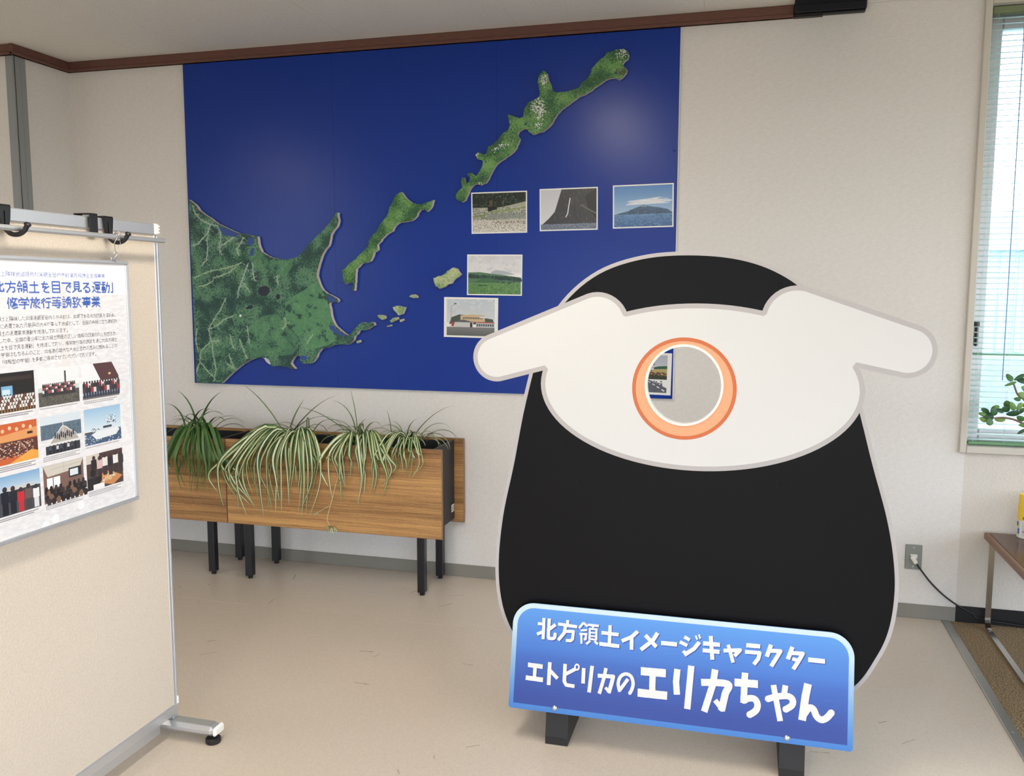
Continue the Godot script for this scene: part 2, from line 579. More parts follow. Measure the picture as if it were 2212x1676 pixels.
func build_window() -> void:
	var o := st_new()
	var yb := 0.812
	var yt := 2.83
	# casing round the opening, mitred corners
	bx(o, Vector3(4.043, yb, -0.16), Vector3(4.072, yt, 0.022), 0.003)
	bx(o, Vector3(4.0722, yb, -0.16), Vector3(5.62, yb + 0.032, 0.024), 0.003)
	bx(o, Vector3(4.0722, yt - 0.03, -0.16), Vector3(5.62, yt, 0.022), 0.003)
	bx(o, Vector3(5.62, yb, -0.16), Vector3(5.65, yt, 0.022), 0.003)
	var w := struct("window_1", o, mats["cream_frame"])
	# aluminium sash
	var s := st_new()
	bx(s, Vector3(4.0722, yb + 0.033, -0.13), Vector3(4.142, yt - 0.031, -0.085), 0.004)
	bx(s, Vector3(4.1422, yb + 0.033, -0.13), Vector3(5.6, yb + 0.10, -0.085), 0.004)
	bx(s, Vector3(4.1422, yt - 0.12, -0.13), Vector3(5.6, yt - 0.031, -0.085), 0.004)
	bx(s, Vector3(4.80, yb + 0.10, -0.13), Vector3(4.87, yt - 0.12, -0.085), 0.004)
	bx(s, Vector3(5.55, yb + 0.10, -0.13), Vector3(5.6, yt - 0.12, -0.085), 0.004)
	part("sash", s, mats["aluminium"], w)
	part("pane", box_st(4.1425, 4.7995, yb + 0.1005, yt - 0.1205, -0.110, -0.106, 0.0), mats["glass"], w)
	part("pane", box_st(4.8705, 5.5495, yb + 0.1005, yt - 0.1205, -0.110, -0.106, 0.0), mats["glass"], w)
	var hd := part("lock_handle", box_st(4.095, 4.118, 1.39, 1.415, -0.0849, -0.07, 0.003), mats["black_plastic"], w)
	part("grip", box_st(4.099, 4.114, 1.30, 1.3899, -0.08, -0.066, 0.004), mats["black_plastic"], hd)
	# venetian blind in front of the sash
	var b := thing("venetian_blind", "open pale green venetian blind in the window", "blind", Vector3(4.83, yb + 0.034, -0.03))
	part("head_rail", box_st(4.082, 5.61, 2.765, 2.795, -0.05, -0.012, 0.002), mats["olive_rail"], b)
	var slat := st_new()
	var half := 0.0125
	for k in 4:      # gently cupped slat
		var za := lerpf(-half, half, k / 4.0)
		var zc := lerpf(-half, half, (k + 1) / 4.0)
		var ya := 0.0022 * (1.0 - pow(za / half, 2))
		var yc := 0.0022 * (1.0 - pow(zc / half, 2))
		quad(slat, Vector3(-0.76, ya, za), Vector3(0.765, ya, za), Vector3(0.765, yc, zc), Vector3(-0.76, yc, zc), Vector3.UP)
		quad(slat, Vector3(-0.76, ya - 0.0006, za), Vector3(0.765, ya - 0.0006, za), Vector3(0.765, yc - 0.0006, zc), Vector3(-0.76, yc - 0.0006, zc), Vector3.DOWN)
	quad(slat, Vector3(-0.76, 0, half), Vector3(0.765, 0, half), Vector3(0.765, -0.0006, half), Vector3(-0.76, -0.0006, half), Vector3.BACK)
	var sm := slat.commit()
	var y := 0.872
	var k := 0
	while y < 2.755:
		var q := MeshInstance3D.new()
		q.name = "slat"
		q.mesh = sm
		q.material_override = mats["slat"]
		b.add_child(q, true)
		q.position = Vector3(4.845, y, -0.031) - b.position
		q.rotation.x = 0.10 + 0.03 * sin(k * 1.7)
		if absf(y - 1.26) < 0.0125:
			q.material_override = mats["green_slat"]
			q.rotation.x = 0.35
		y += 0.0247
		k += 1
	part("bottom_rail", box_st(4.086, 5.605, 0.848, 0.862, -0.045, -0.017, 0.003), mats["green_slat"], b)
	for x in [4.105, 4.235, 4.75, 5.2, 5.55]:
		for z in [-0.046, -0.0165]:
			var c := st_new()
			tube(c, [Vector3(x, 0.86, z), Vector3(x, 2.767, z)], 0.0008, 5)
			part("ladder_cord", c, mats["cord_white"], b)
	var wand := st_new()
	tube(wand, [Vector3(4.21, 1.15, -0.008), Vector3(4.206, 2.775, -0.008)], 0.0024, 8)
	part("wand", wand, mat("wand_blue", rgb(120, 160, 205), 0.2), b)


func build_outside() -> void:
	var g := struct("ground", box_st(-14, 22, -0.5, -0.35, -30, -0.2, 0.0), mat("asphalt", rgb(176, 184, 190), 0.9))
	g.set_meta("label", "pale grey yard outside the window")
	var o := thing("ribbed_shed", "pale blue ribbed metal shed seen outside the window", "building", Vector3(9.0, -0.35, -12.0))
	var wm := mat("shed_blue", rgb(168, 206, 214), 0.7)
	part("wall", box_st(4.2, 16.0, -0.35, 2.2, -14.0, -11.0, 0.0), wm, o)
	for i in 44:
		part("rib", box_st(4.3 + i * 0.26, 4.38 + i * 0.26, 0.6, 2.19, -10.999, -10.95, 0.01), wm, o)
	part("plinth", box_st(4.2, 16.0, -0.35, 0.5, -10.999, -10.93, 0.01), mat("shed_plinth", rgb(150, 165, 190), 0.8), o)
	var st := st_new()
	var pr := PackedVector2Array([Vector2(4.0, 2.2), Vector2(16.2, 2.2), Vector2(10.0, 3.4)])
	prism(st, pr, -14.2, -10.7)
	part("roof", st, mat("shed_roof", rgb(198, 216, 222), 0.6), o)
	var p := st_new()
	tube(p, [Vector3(5.35, -0.35, -6.0), Vector3(5.35, 2.6, -6.0)], 0.035, 10)
	var pole := part("marker_pole", p, mat("pole_blue", rgb(96, 140, 196), 0.5))
	tag(pole, "thin blue pole standing in the yard outside the window", "pole")


# ---------------------------------------------------------------- painting prints
func spans(poly: PackedVector2Array, each: Callable) -> void:
	# calls each(y, x0, x1) for the pixel runs inside an outline
	var lo := INF
	var hi := -INF
	for p in poly:
		lo = minf(lo, p.y)
		hi = maxf(hi, p.y)
	for y in range(int(floor(lo)), int(ceil(hi)) + 1):
		var c := y + 0.5
		var xs := []
		for i in poly.size():
			var a := poly[i]
			var b := poly[(i + 1) % poly.size()]
			if (a.y <= c) != (b.y <= c):
				xs.append(a.x + (c - a.y) / (b.y - a.y) * (b.x - a.x))
		xs.sort()
		for i in range(0, xs.size() - 1, 2):
			var x0 := int(round(xs[i]))
			var x1 := int(round(xs[i + 1]))
			if x1 > x0:
				each.call(y, x0, x1)

func fill(im: Image, poly: PackedVector2Array, c: Color) -> void:
	spans(poly, func(y: int, x0: int, x1: int) -> void:
		if y >= 0 and y < im.get_height():
			var a := maxi(x0, 0)
			var b := mini(x1, im.get_width())
			if b > a:
				im.fill_rect(Rect2i(a, y, b - a, 1), c))

func dot(im: Image, p: Vector2, r: float, c: Color) -> void:
	fill(im, circle2(p, r, 14), c)

func seg(im: Image, a: Vector2, b: Vector2, w: float, c: Color) -> void:
	var d := (b - a).normalized()
	if d == Vector2.ZERO:
		return
	var n := Vector2(-d.y, d.x) * w * 0.5
	fill(im, PackedVector2Array([a + n, b + n, b - n, a - n]), c)

func line(im: Image, pts: Array, w: float, c: Color, joints := true) -> void:
	for i in pts.size() - 1:
		seg(im, pts[i], pts[i + 1], w, c)
		if joints and i > 0:
			dot(im, pts[i], w * 0.5, c)

func box2(im: Image, x0: float, y0: float, x1: float, y1: float, c: Color) -> void:
	var r := Rect2i(int(x0), int(y0), int(x1) - int(x0), int(y1) - int(y0)).intersection(Rect2i(0, 0, im.get_width(), im.get_height()))
	if r.size.x > 0 and r.size.y > 0:
		im.fill_rect(r, c)

# speckles of several colours in a box: gravel, foliage, crowds far away
func speckle(im: Image, x0: float, y0: float, x1: float, y1: float, n: int, r: float, cs: Array) -> void:
	for i in n:
		var p := Vector2(rng.randf_range(x0, x1), rng.randf_range(y0, y1))
		var w := rng.randf_range(0.4, 1.0) * r
		box2(im, maxf(p.x - w, x0), maxf(p.y - w * 0.7, y0), minf(p.x + w + 1, x1), minf(p.y + w * 0.7 + 1, y1), cs[rng.randi() % cs.size()])

func fade_rows(im: Image, x0: int, y0: int, x1: int, y1: int, a: Color, b: Color) -> void:
	for y in range(y0, y1):
		box2(im, x0, y, x1, y + 1, a.lerp(b, float(y - y0) / maxf(1.0, y1 - y0)))

# a small standing figure in a printed photo
func figure(im: Image, x: float, y: float, h: float, top: Color, low: Color) -> void:
	box2(im, x - h * 0.13, y - h * 0.45, x + h * 0.13, y, low)
	box2(im, x - h * 0.17, y - h * 0.82, x + h * 0.17, y - h * 0.42, top)
	dot(im, Vector2(x, y - h * 0.9), h * 0.1, rgb(60, 46, 42))


# ---------------------------------------------------------------- the relief map
const HOKKAIDO := [28,42, 75,78, 95,100, 110,125, 160,165, 220,205, 265,240, 330,270, 390,298, 430,315, 490,325, 535,335, 560,345, 592,345, 598,380, 605,420, 625,470, 655,490, 700,515, 760,532, 830,535, 880,528, 930,510, 960,480, 1000,430, 1060,365, 1120,310, 1170,255, 1215,195, 1240,150, 1255,148, 1252,170, 1262,215, 1250,260, 1225,290, 1200,330, 1190,380, 1180,420, 1150,455, 1130,490, 1115,530, 1105,560, 1095,600, 1085,640, 1082,670, 1095,710, 1110,750, 1135,790, 1165,815, 1210,835, 1250,858, 1262,875, 1250,888, 1225,885, 1190,890, 1185,905, 1195,945, 1200,990, 1215,1040, 1240,1085, 1280,1120, 1320,1150, 1350,1160, 1365,1140, 1390,1110, 1410,1090, 1440,1060, 1460,1052, 1500,1058, 1530,1050, 1550,1055, 1558,1075, 1530,1090, 1505,1108, 1470,1118, 1430,1120, 1415,1150, 1395,1165, 1385,1200, 1360,1225, 1340,1235, 1280,1232, 1220,1240, 1180,1258, 1150,1265, 1120,1270, 1105,1290, 1090,1310, 1080,1340, 1060,1370, 1035,1390, 1000,1395, 965,1390, 945,1365, 945,1335, 920,1322, 895,1340, 880,1365, 868,1390, 885,1415, 905,1435, 870,1435, 830,1420, 780,1410, 720,1415, 690,1395, 665,1375, 650,1350, 620,1340, 560,1355, 520,1370, 470,1400, 420,1440, 370,1485, 330,1525, 300,1553, 95,1550]
const KUNASHIRI := [510,120, 530,145, 555,175, 590,200, 620,210, 660,215, 690,205, 720,195, 755,180, 745,215, 730,245, 705,268, 680,250, 655,255, 635,280, 630,300, 600,330, 560,342, 500,350, 465,375, 445,415, 420,428, 390,450, 365,475, 355,495, 330,520, 335,555, 305,575, 295,610, 280,640, 245,655, 210,660, 190,685, 172,700, 165,780, 158,866, 140,866, 145,835, 152,808, 120,803, 85,815, 75,780, 65,715, 90,695, 120,660, 170,625, 200,590, 240,550, 262,530, 265,490, 300,440, 330,410, 350,370, 390,320, 415,280, 420,240, 445,200, 460,160, 490,130]
const ETOROFU := [1430,240, 1480,238, 1515,255, 1525,285, 1515,315, 1490,335, 1475,355, 1490,385, 1510,400, 1505,425, 1485,450, 1470,465, 1445,480, 1420,465, 1370,470, 1330,490, 1290,520, 1250,545, 1220,570, 1180,595, 1130,612, 1095,640, 1050,675, 1000,710, 960,750, 935,790, 905,840, 870,870, 845,890, 800,900, 765,912, 735,890, 722,865, 690,868, 660,885, 645,915, 665,945, 655,980, 630,1030, 600,1060, 565,1085, 540,1105, 490,1140, 465,1170, 440,1215, 420,1260, 395,1295, 355,1310, 330,1300, 300,1310, 270,1345, 250,1395, 235,1430, 210,1445, 175,1430, 160,1410, 165,1380, 190,1350, 215,1325, 205,1290, 210,1250, 225,1250, 235,1295, 260,1290, 275,1255, 250,1220, 285,1215, 320,1240, 350,1200, 370,1160, 375,1120, 330,1105, 315,1075, 335,1050, 370,1070, 400,1065, 415,1010, 460,985, 495,950, 530,905, 575,875, 590,840, 580,800, 570,755, 620,770, 665,785, 695,770, 700,710, 730,660, 780,640, 820,610, 820,560, 805,500, 815,450, 850,408, 880,430, 890,480, 910,520, 920,565, 960,582, 1020,578, 1080,562, 1130,545, 1150,510, 1200,470, 1225,430, 1230,400, 1270,350, 1300,320, 1340,290, 1350,265, 1400,255]
const SHIKOTAN := [755,770, 790,755, 830,745, 860,715, 905,690, 930,700, 945,725, 960,740, 940,760, 915,775, 890,810, 860,815, 830,840, 800,850, 770,830, 758,800]
const ISLETS := [[570,910, 590,895, 610,893, 630,905, 628,920, 600,920], [448,990, 480,978, 510,985, 540,990, 530,1015, 520,1040, 490,1052, 475,1030, 455,1010], [330,1050, 360,1048, 385,1055, 390,1075, 370,1085, 350,1075], [425,1090, 450,1070, 480,1065, 485,1080, 460,1095, 435,1105], [500,1085, 520,1078, 525,1090, 505,1102], [400,1130, 430,1122, 432,1132, 408,1138], [172,1245, 195,1238, 198,1255, 178,1262]]
const MAP_W := 2.73
const MAP_Y := 1.017
const MAP_H := 1.781
const TEX_W := 1640
const TEX_H := 1070

func trace(flat: Array, ox: float, oy: float, k: float, z: float, rough := 0.0) -> PackedVector2Array:
	var p := PackedVector2Array()
	for i in range(0, flat.size(), 2):
		var q := wp(ox + flat[i] * k, oy + flat[i + 1] * k, z)
		p.append(Vector2(q.x, q.y))
	if rough <= 0.0:
		return p
	var out := PackedVector2Array()      # ragged coast between the traced points
	for i in p.size():
		var a := p[i]
		var b := p[(i + 1) % p.size()]
		out.append(a)
		var n := int((b - a).length() / 0.011)
		if (b - a).length() > 0.2:
			continue
		var side := (b - a).orthogonal().normalized()
		for j in range(1, n):
			out.append(a.lerp(b, float(j) / n) + side * rng.randf_range(-rough, rough))
	return out

func to_tex(p: PackedVector2Array) -> PackedVector2Array:
	var o := PackedVector2Array()
	for q in p:
		o.append(Vector2(q.x / MAP_W * TEX_W, (1.0 - (q.y - MAP_Y) / MAP_H) * TEX_H))
	return o

func build_map() -> void:
	var lands := []
	lands.append(trace(HOKKAIDO, 400, 420, 0.2625, ZL, 0.0012))
	lands.append(trace(ETOROFU, 940, 40, 0.2745, ZL, 0.0018))
	lands.append(trace(KUNASHIRI, 720, 380, 0.2865, ZL, 0.0018))
	lands.append(trace(SHIKOTAN, 720, 380, 0.2865, ZL, 0.0025))
	for i in ISLETS:
		lands.append(trace(i, 720, 380, 0.2865, ZL, 0.0015))
	var im := Image.create_empty(TEX_W, TEX_H, false, Image.FORMAT_RGB8)
	im.fill(rgb(34, 58, 140))
	paint_lands(im, lands)
	var land_m := image_mat("land_print", im, 0.5)
	var o := thing("relief_map", "large blue wall map with raised green land pieces", "wall map", Vector3(MAP_W / 2, MAP_Y, 0.0))
	for k in 3:
		part("sheet", box_st(k * 0.91 + 0.0002, (k + 1) * 0.91 - 0.0002, MAP_Y, MAP_Y + MAP_H, 0.012, ZB, 0.0004), mats["map_blue"], o)
	var st := st_new()
	bx(st, Vector3(-0.003, MAP_Y - 0.003, 0.0), Vector3(MAP_W + 0.004, MAP_Y + MAP_H + 0.003, 0.0118), 0.001)
	part("backing", st, mats["white_edge"], o)
	st = st_new()
	bx(st, Vector3(MAP_W + 0.0005, MAP_Y, 0.0119), Vector3(MAP_W + 0.004, MAP_Y + MAP_H, 0.021), 0.0008)
	part("edge_strip", st, mats["white_edge"], o)
	for q in [[560, 830], [777, 832], [780, 828], [1456, 325], [683, 128], [900, 114], [1150, 95], [415, 326]]:
		var c := wp(q[0], q[1], ZB)
		if q[1] == 828 or q[1] == 830 or q[1] == 832:
			c.y = MAP_Y + 0.012
		var s := st_new()
		lathe(s, Vector3(c.x, c.y, ZB), [Vector2(0.006, 0.0), Vector2(0.005, 0.0018), Vector2(0.0, 0.0026)], 14, Basis(Vector3.RIGHT, PI / 2))
		part("screw", s, mats["map_blue"], o)
	var names := ["mainland_piece", "long_island_piece", "narrow_island_piece", "oval_island_piece"]
	var says := ["large green land piece with lakes, flush with the left edge", "long slender green island piece with snowy patches", "narrow green island piece with a hooked tip", "small oval light green island piece"]
	for i in lands.size():
		var base: PackedVector2Array = lands[i]
		var body := st_new()
		prism(body, base, ZB + 0.0003, ZL - 0.0006)
		var b := part(names[i] if i < 4 else "islet_piece", body, mats["foam_edge"] if i != 1 else mat("foam_grey", rgb(206, 196, 178), 0.8), o)
		b.set_meta("label", says[i] if i < 4 else "tiny pale green islet piece")
		var face := st_new()
		prism(face, base, ZL - 0.0006, ZL, false, true, true, Vector2(0, MAP_Y), Vector2(MAP_W, MAP_H))
		part("printed_face", face, land_m, b)

func paint_lands(im: Image, lands: Array) -> void:
	var na := FastNoiseLite.new()
	na.seed = 21
	na.frequency = 0.011
	na.fractal_octaves = 5
	var nb := FastNoiseLite.new()
	nb.seed = 22
	nb.frequency = 0.06
	nb.fractal_octaves = 4
	nb.fractal_type = FastNoiseLite.FRACTAL_RIDGED
	var nc := FastNoiseLite.new()
	nc.seed = 23
	nc.frequency = 0.09
	nc.noise_type = FastNoiseLite.TYPE_CELLULAR
	var nf := FastNoiseLite.new()
	nf.seed = 24
	nf.frequency = 0.16
	nf.fractal_octaves = 3
	var K := func(x: float, y: float) -> Vector2:      # zoomed trace of the mainland to texture pixels
		var q := wp(400 + x * 0.2625, 420 + y * 0.2625, ZL)
		return Vector2(q.x / MAP_W * TEX_W, (1.0 - (q.y - MAP_Y) / MAP_H) * TEX_H)
	var pts := func(flat: Array) -> PackedVector2Array:
		var o := PackedVector2Array()
		for i in range(0, flat.size(), 2):
			o.append(K.call(flat[i], flat[i + 1]))
		return o
	var plain: PackedVector2Array = pts.call([820,890, 900,830, 990,780, 1060,730, 1110,760, 1160,830, 1190,960, 1215,1050, 1240,1100, 1250,1190, 1180,1240, 1060,1270, 990,1290, 960,1200, 880,1110, 830,1040])
	var farms: Array = [plain, pts.call([700,540, 860,545, 890,580, 840,660, 760,670, 690,590]), pts.call([520,520, 600,470, 660,500, 690,560, 640,620, 560,600]), pts.call([520,1090, 640,1000, 760,980, 820,1060, 900,1140, 950,1230, 880,1320, 700,1330, 560,1340, 500,1250])]
	for li in lands.size():
		var poly: PackedVector2Array = to_tex(lands[li])
		var fresh := li != 0
		var pale := li >= 3
		spans(poly, func(y: int, x0: int, x1: int) -> void:
			for x in range(x0 - 1, x1 + 1):
				if x < 0 or x >= TEX_W or y < 0 or y >= TEX_H:
					continue
				var a := na.get_noise_2d(x, y)
				var b := nb.get_noise_2d(x, y)
				var e := nf.get_noise_2d(x, y)
				var t := clampf(0.40 + a * 1.0 + (b - 0.1) * 0.35 + e * 0.55, 0.0, 1.0)
				var c := Color8(24, 62, 58).lerp(Color8(70, 122, 92), t)
				if fresh:
					c = Color8(30, 80, 46).lerp(Color8(112, 158, 88), clampf(0.38 + a * 1.1 + b * 0.35 + e * 0.75, 0.0, 1.0))
				if pale:
					c = Color8(96, 140, 84).lerp(Color8(186, 196, 150), clampf(0.45 + b * 0.6 + a, 0.0, 1.0))
				if not fresh and t > 0.55:
					c = c.lerp(Color8(140, 172, 132), clampf((b + 0.2) * 0.5, 0.0, 0.6))
				im.set_pixel(x, y, c))
	var cell := func(poly: PackedVector2Array, amount: float) -> void:
		spans(poly, func(y: int, x0: int, x1: int) -> void:
			for x in range(x0, x1):
				if x < 0 or x >= TEX_W or y < 0 or y >= TEX_H:
					continue
				var d := Vector2(x, y)
				var e := na.get_noise_2d(d.x * 2.0 + 90.0, d.y * 2.0)
				if e < -0.28:
					continue
				var c := Color8(84, 140, 96).lerp(Color8(140, 184, 132), clampf(0.5 + nc.get_noise_2d(x, y) * 0.7 + e * 0.4, 0.0, 1.0))
				im.set_pixel(x, y, im.get_pixel(x, y).lerp(c, amount)))
	cell.call(plain, 0.85)
	for i in range(1, farms.size()):
		cell.call(farms[i], 0.6)
	# valleys: pale branching strips
	var vales := [[60,90, 80,150, 120,200, 190,240, 265,260], [210,250, 190,300, 180,380, 185,470, 175,540, 140,580], [265,260, 290,300, 290,370, 280,450, 300,500], [200,300, 150,360, 100,410, 60,420], [480,350, 460,400, 420,450, 440,500], [300,420, 350,390, 400,350], [70,690, 140,655, 230,625, 320,610, 400,590, 460,560], [230,690, 300,670, 360,640, 410,600], [110,760, 180,740, 230,710], [520,560, 490,640, 465,710, 440,780, 430,850], [470,720, 500,760, 530,800], [550,560, 560,640, 570,710], [760,660, 755,700, 770,745], [80,1500, 120,1380, 130,1290, 180,1240, 215,1200, 190,1110, 230,1040, 290,950, 340,850], [190,1110, 260,1080, 320,1030, 400,1000], [215,1210, 250,1210, 280,1200], [110,1300, 90,1200, 95,1100], [220,1220, 230,1330, 255,1430, 240,1530], [370,1150, 385,1220, 400,1270], [450,1190, 480,1280, 510,1350], [340,1390, 380,1420, 400,1430], [360,1310, 380,1370, 400,1430], [510,1080, 520,1160, 530,1230], [1050,1150, 1000,1230], [820,1010, 830,1070, 800,1110], [130,1380, 180,1450, 230,1500]]
	for v in vales:
		var p: PackedVector2Array = pts.call(v)
		var c := Color8(150, 180, 146) if v[1] > 600 else Color8(160, 186, 168)
		for pass_n in 2:
			var prev := p[0]
			for i in p.size() - 1:
				for j in range(1, 7):
					var q := p[i].lerp(p[i + 1], j / 6.0) + Vector2(rng.randf_range(-2.2, 2.2), rng.randf_range(-2.2, 2.2))
					seg(im, prev, q, rng.randf_range(1.4, 4.2), c)
					if rng.randf() < 0.75:
						var tip := q + Vector2(rng.randf_range(-15, 15), rng.randf_range(-14, 14))
						seg(im, q, tip, 1.3, c.darkened(0.06))
						if rng.randf() < 0.6:
							seg(im, tip, tip + Vector2(rng.randf_range(-9, 9), rng.randf_range(-9, 9)), 1.1, c.darkened(0.1))
					prev = q
	# lagoons and lakes
	var sea := rgb(46, 74, 146)
	for l in [[270,258, 300,272, 360,288, 430,318, 425,352, 380,345, 320,335, 290,300], [515,360, 560,352, 570,395, 540,425, 512,410], [545,445, 570,440, 560,500, 530,505], [1166,826, 1210,842, 1240,862, 1235,880, 1190,884], [1182,1075, 1225,1080, 1240,1110, 1290,1140, 1340,1170, 1290,1165, 1230,1140, 1190,1105], [948,1330, 990,1325, 1006,1350, 985,1366, 955,1360]]:
		fill(im, pts.call(l), sea)
	for l in [[600,790, 620,760, 660,750, 690,765, 695,800, 670,835, 630,835, 605,815], [745,835, 765,815, 782,830, 778,858, 755,865], [495,935, 530,912, 560,915, 545,940, 510,945]]:
		fill(im, pts.call(l), rgb(26, 32, 52))
	fill(im, pts.call([445,990, 460,985, 466,1000, 452,1012]), rgb(232, 234, 232))
	fill(im, pts.call([640,1345, 665,1345, 690,1360, 705,1395, 690,1400, 660,1372]), rgb(196, 198, 202))
	# snow and cloud patches on the long island, small lakes
	for s in [[850,485, 30,50, 90], [800,690, 62,70, 240], [830,740, 40,60, 160], [800,840, 28,45, 60], [1465,275, 55,45, 120], [520,1000, 55,24, 50], [470,1035, 22,16, 24], [330,1072, 12,10, 20], [345,1292, 20,14, 22], [595,968, 14,8, 10]]:
		for k in s[4]:
			var u := rng.randfn(0.0, 0.45)
			var v := rng.randfn(0.0, 0.45)
			var q := wp(940 + (s[0] + u * s[2]) * 0.2745, 40 + (s[1] + v * s[3] - u * s[2] * 0.25) * 0.2745, ZL)
			var t := Vector2(q.x / MAP_W * TEX_W, (1.0 - (q.y - MAP_Y) / MAP_H) * TEX_H)
			if rng.randf() < 0.72:
				box2(im, t.x, t.y, t.x + rng.randi_range(1, 4), t.y + rng.randi_range(1, 3), Color8(226, 226, 222))
			else:
				box2(im, t.x, t.y, t.x + 3, t.y + 2, Color8(40, 78, 56))
	for s in [[712,830, 9], [375,1245, 10], [398,1128, 6], [1420,430, 9]]:
		var q := wp(940 + s[0] * 0.2745, 40 + s[1] * 0.2745, ZL)
		dot(im, Vector2(q.x / MAP_W * TEX_W, (1.0 - (q.y - MAP_Y) / MAP_H) * TEX_H), s[2] * 0.38, rgb(30, 56, 110))
	for k in 60:
		var q := wp(940 + (1455 + rng.randf_range(-32, 35)) * 0.2745, 40 + (415 + rng.randf_range(-22, 22)) * 0.2745, ZL)
		var t := Vector2(q.x / MAP_W * TEX_W, (1.0 - (q.y - MAP_Y) / MAP_H) * TEX_H)
		box2(im, t.x, t.y, t.x + 3, t.y + 2, [Color8(70, 56, 50), Color8(104, 84, 78), Color8(52, 66, 52)][k % 3])


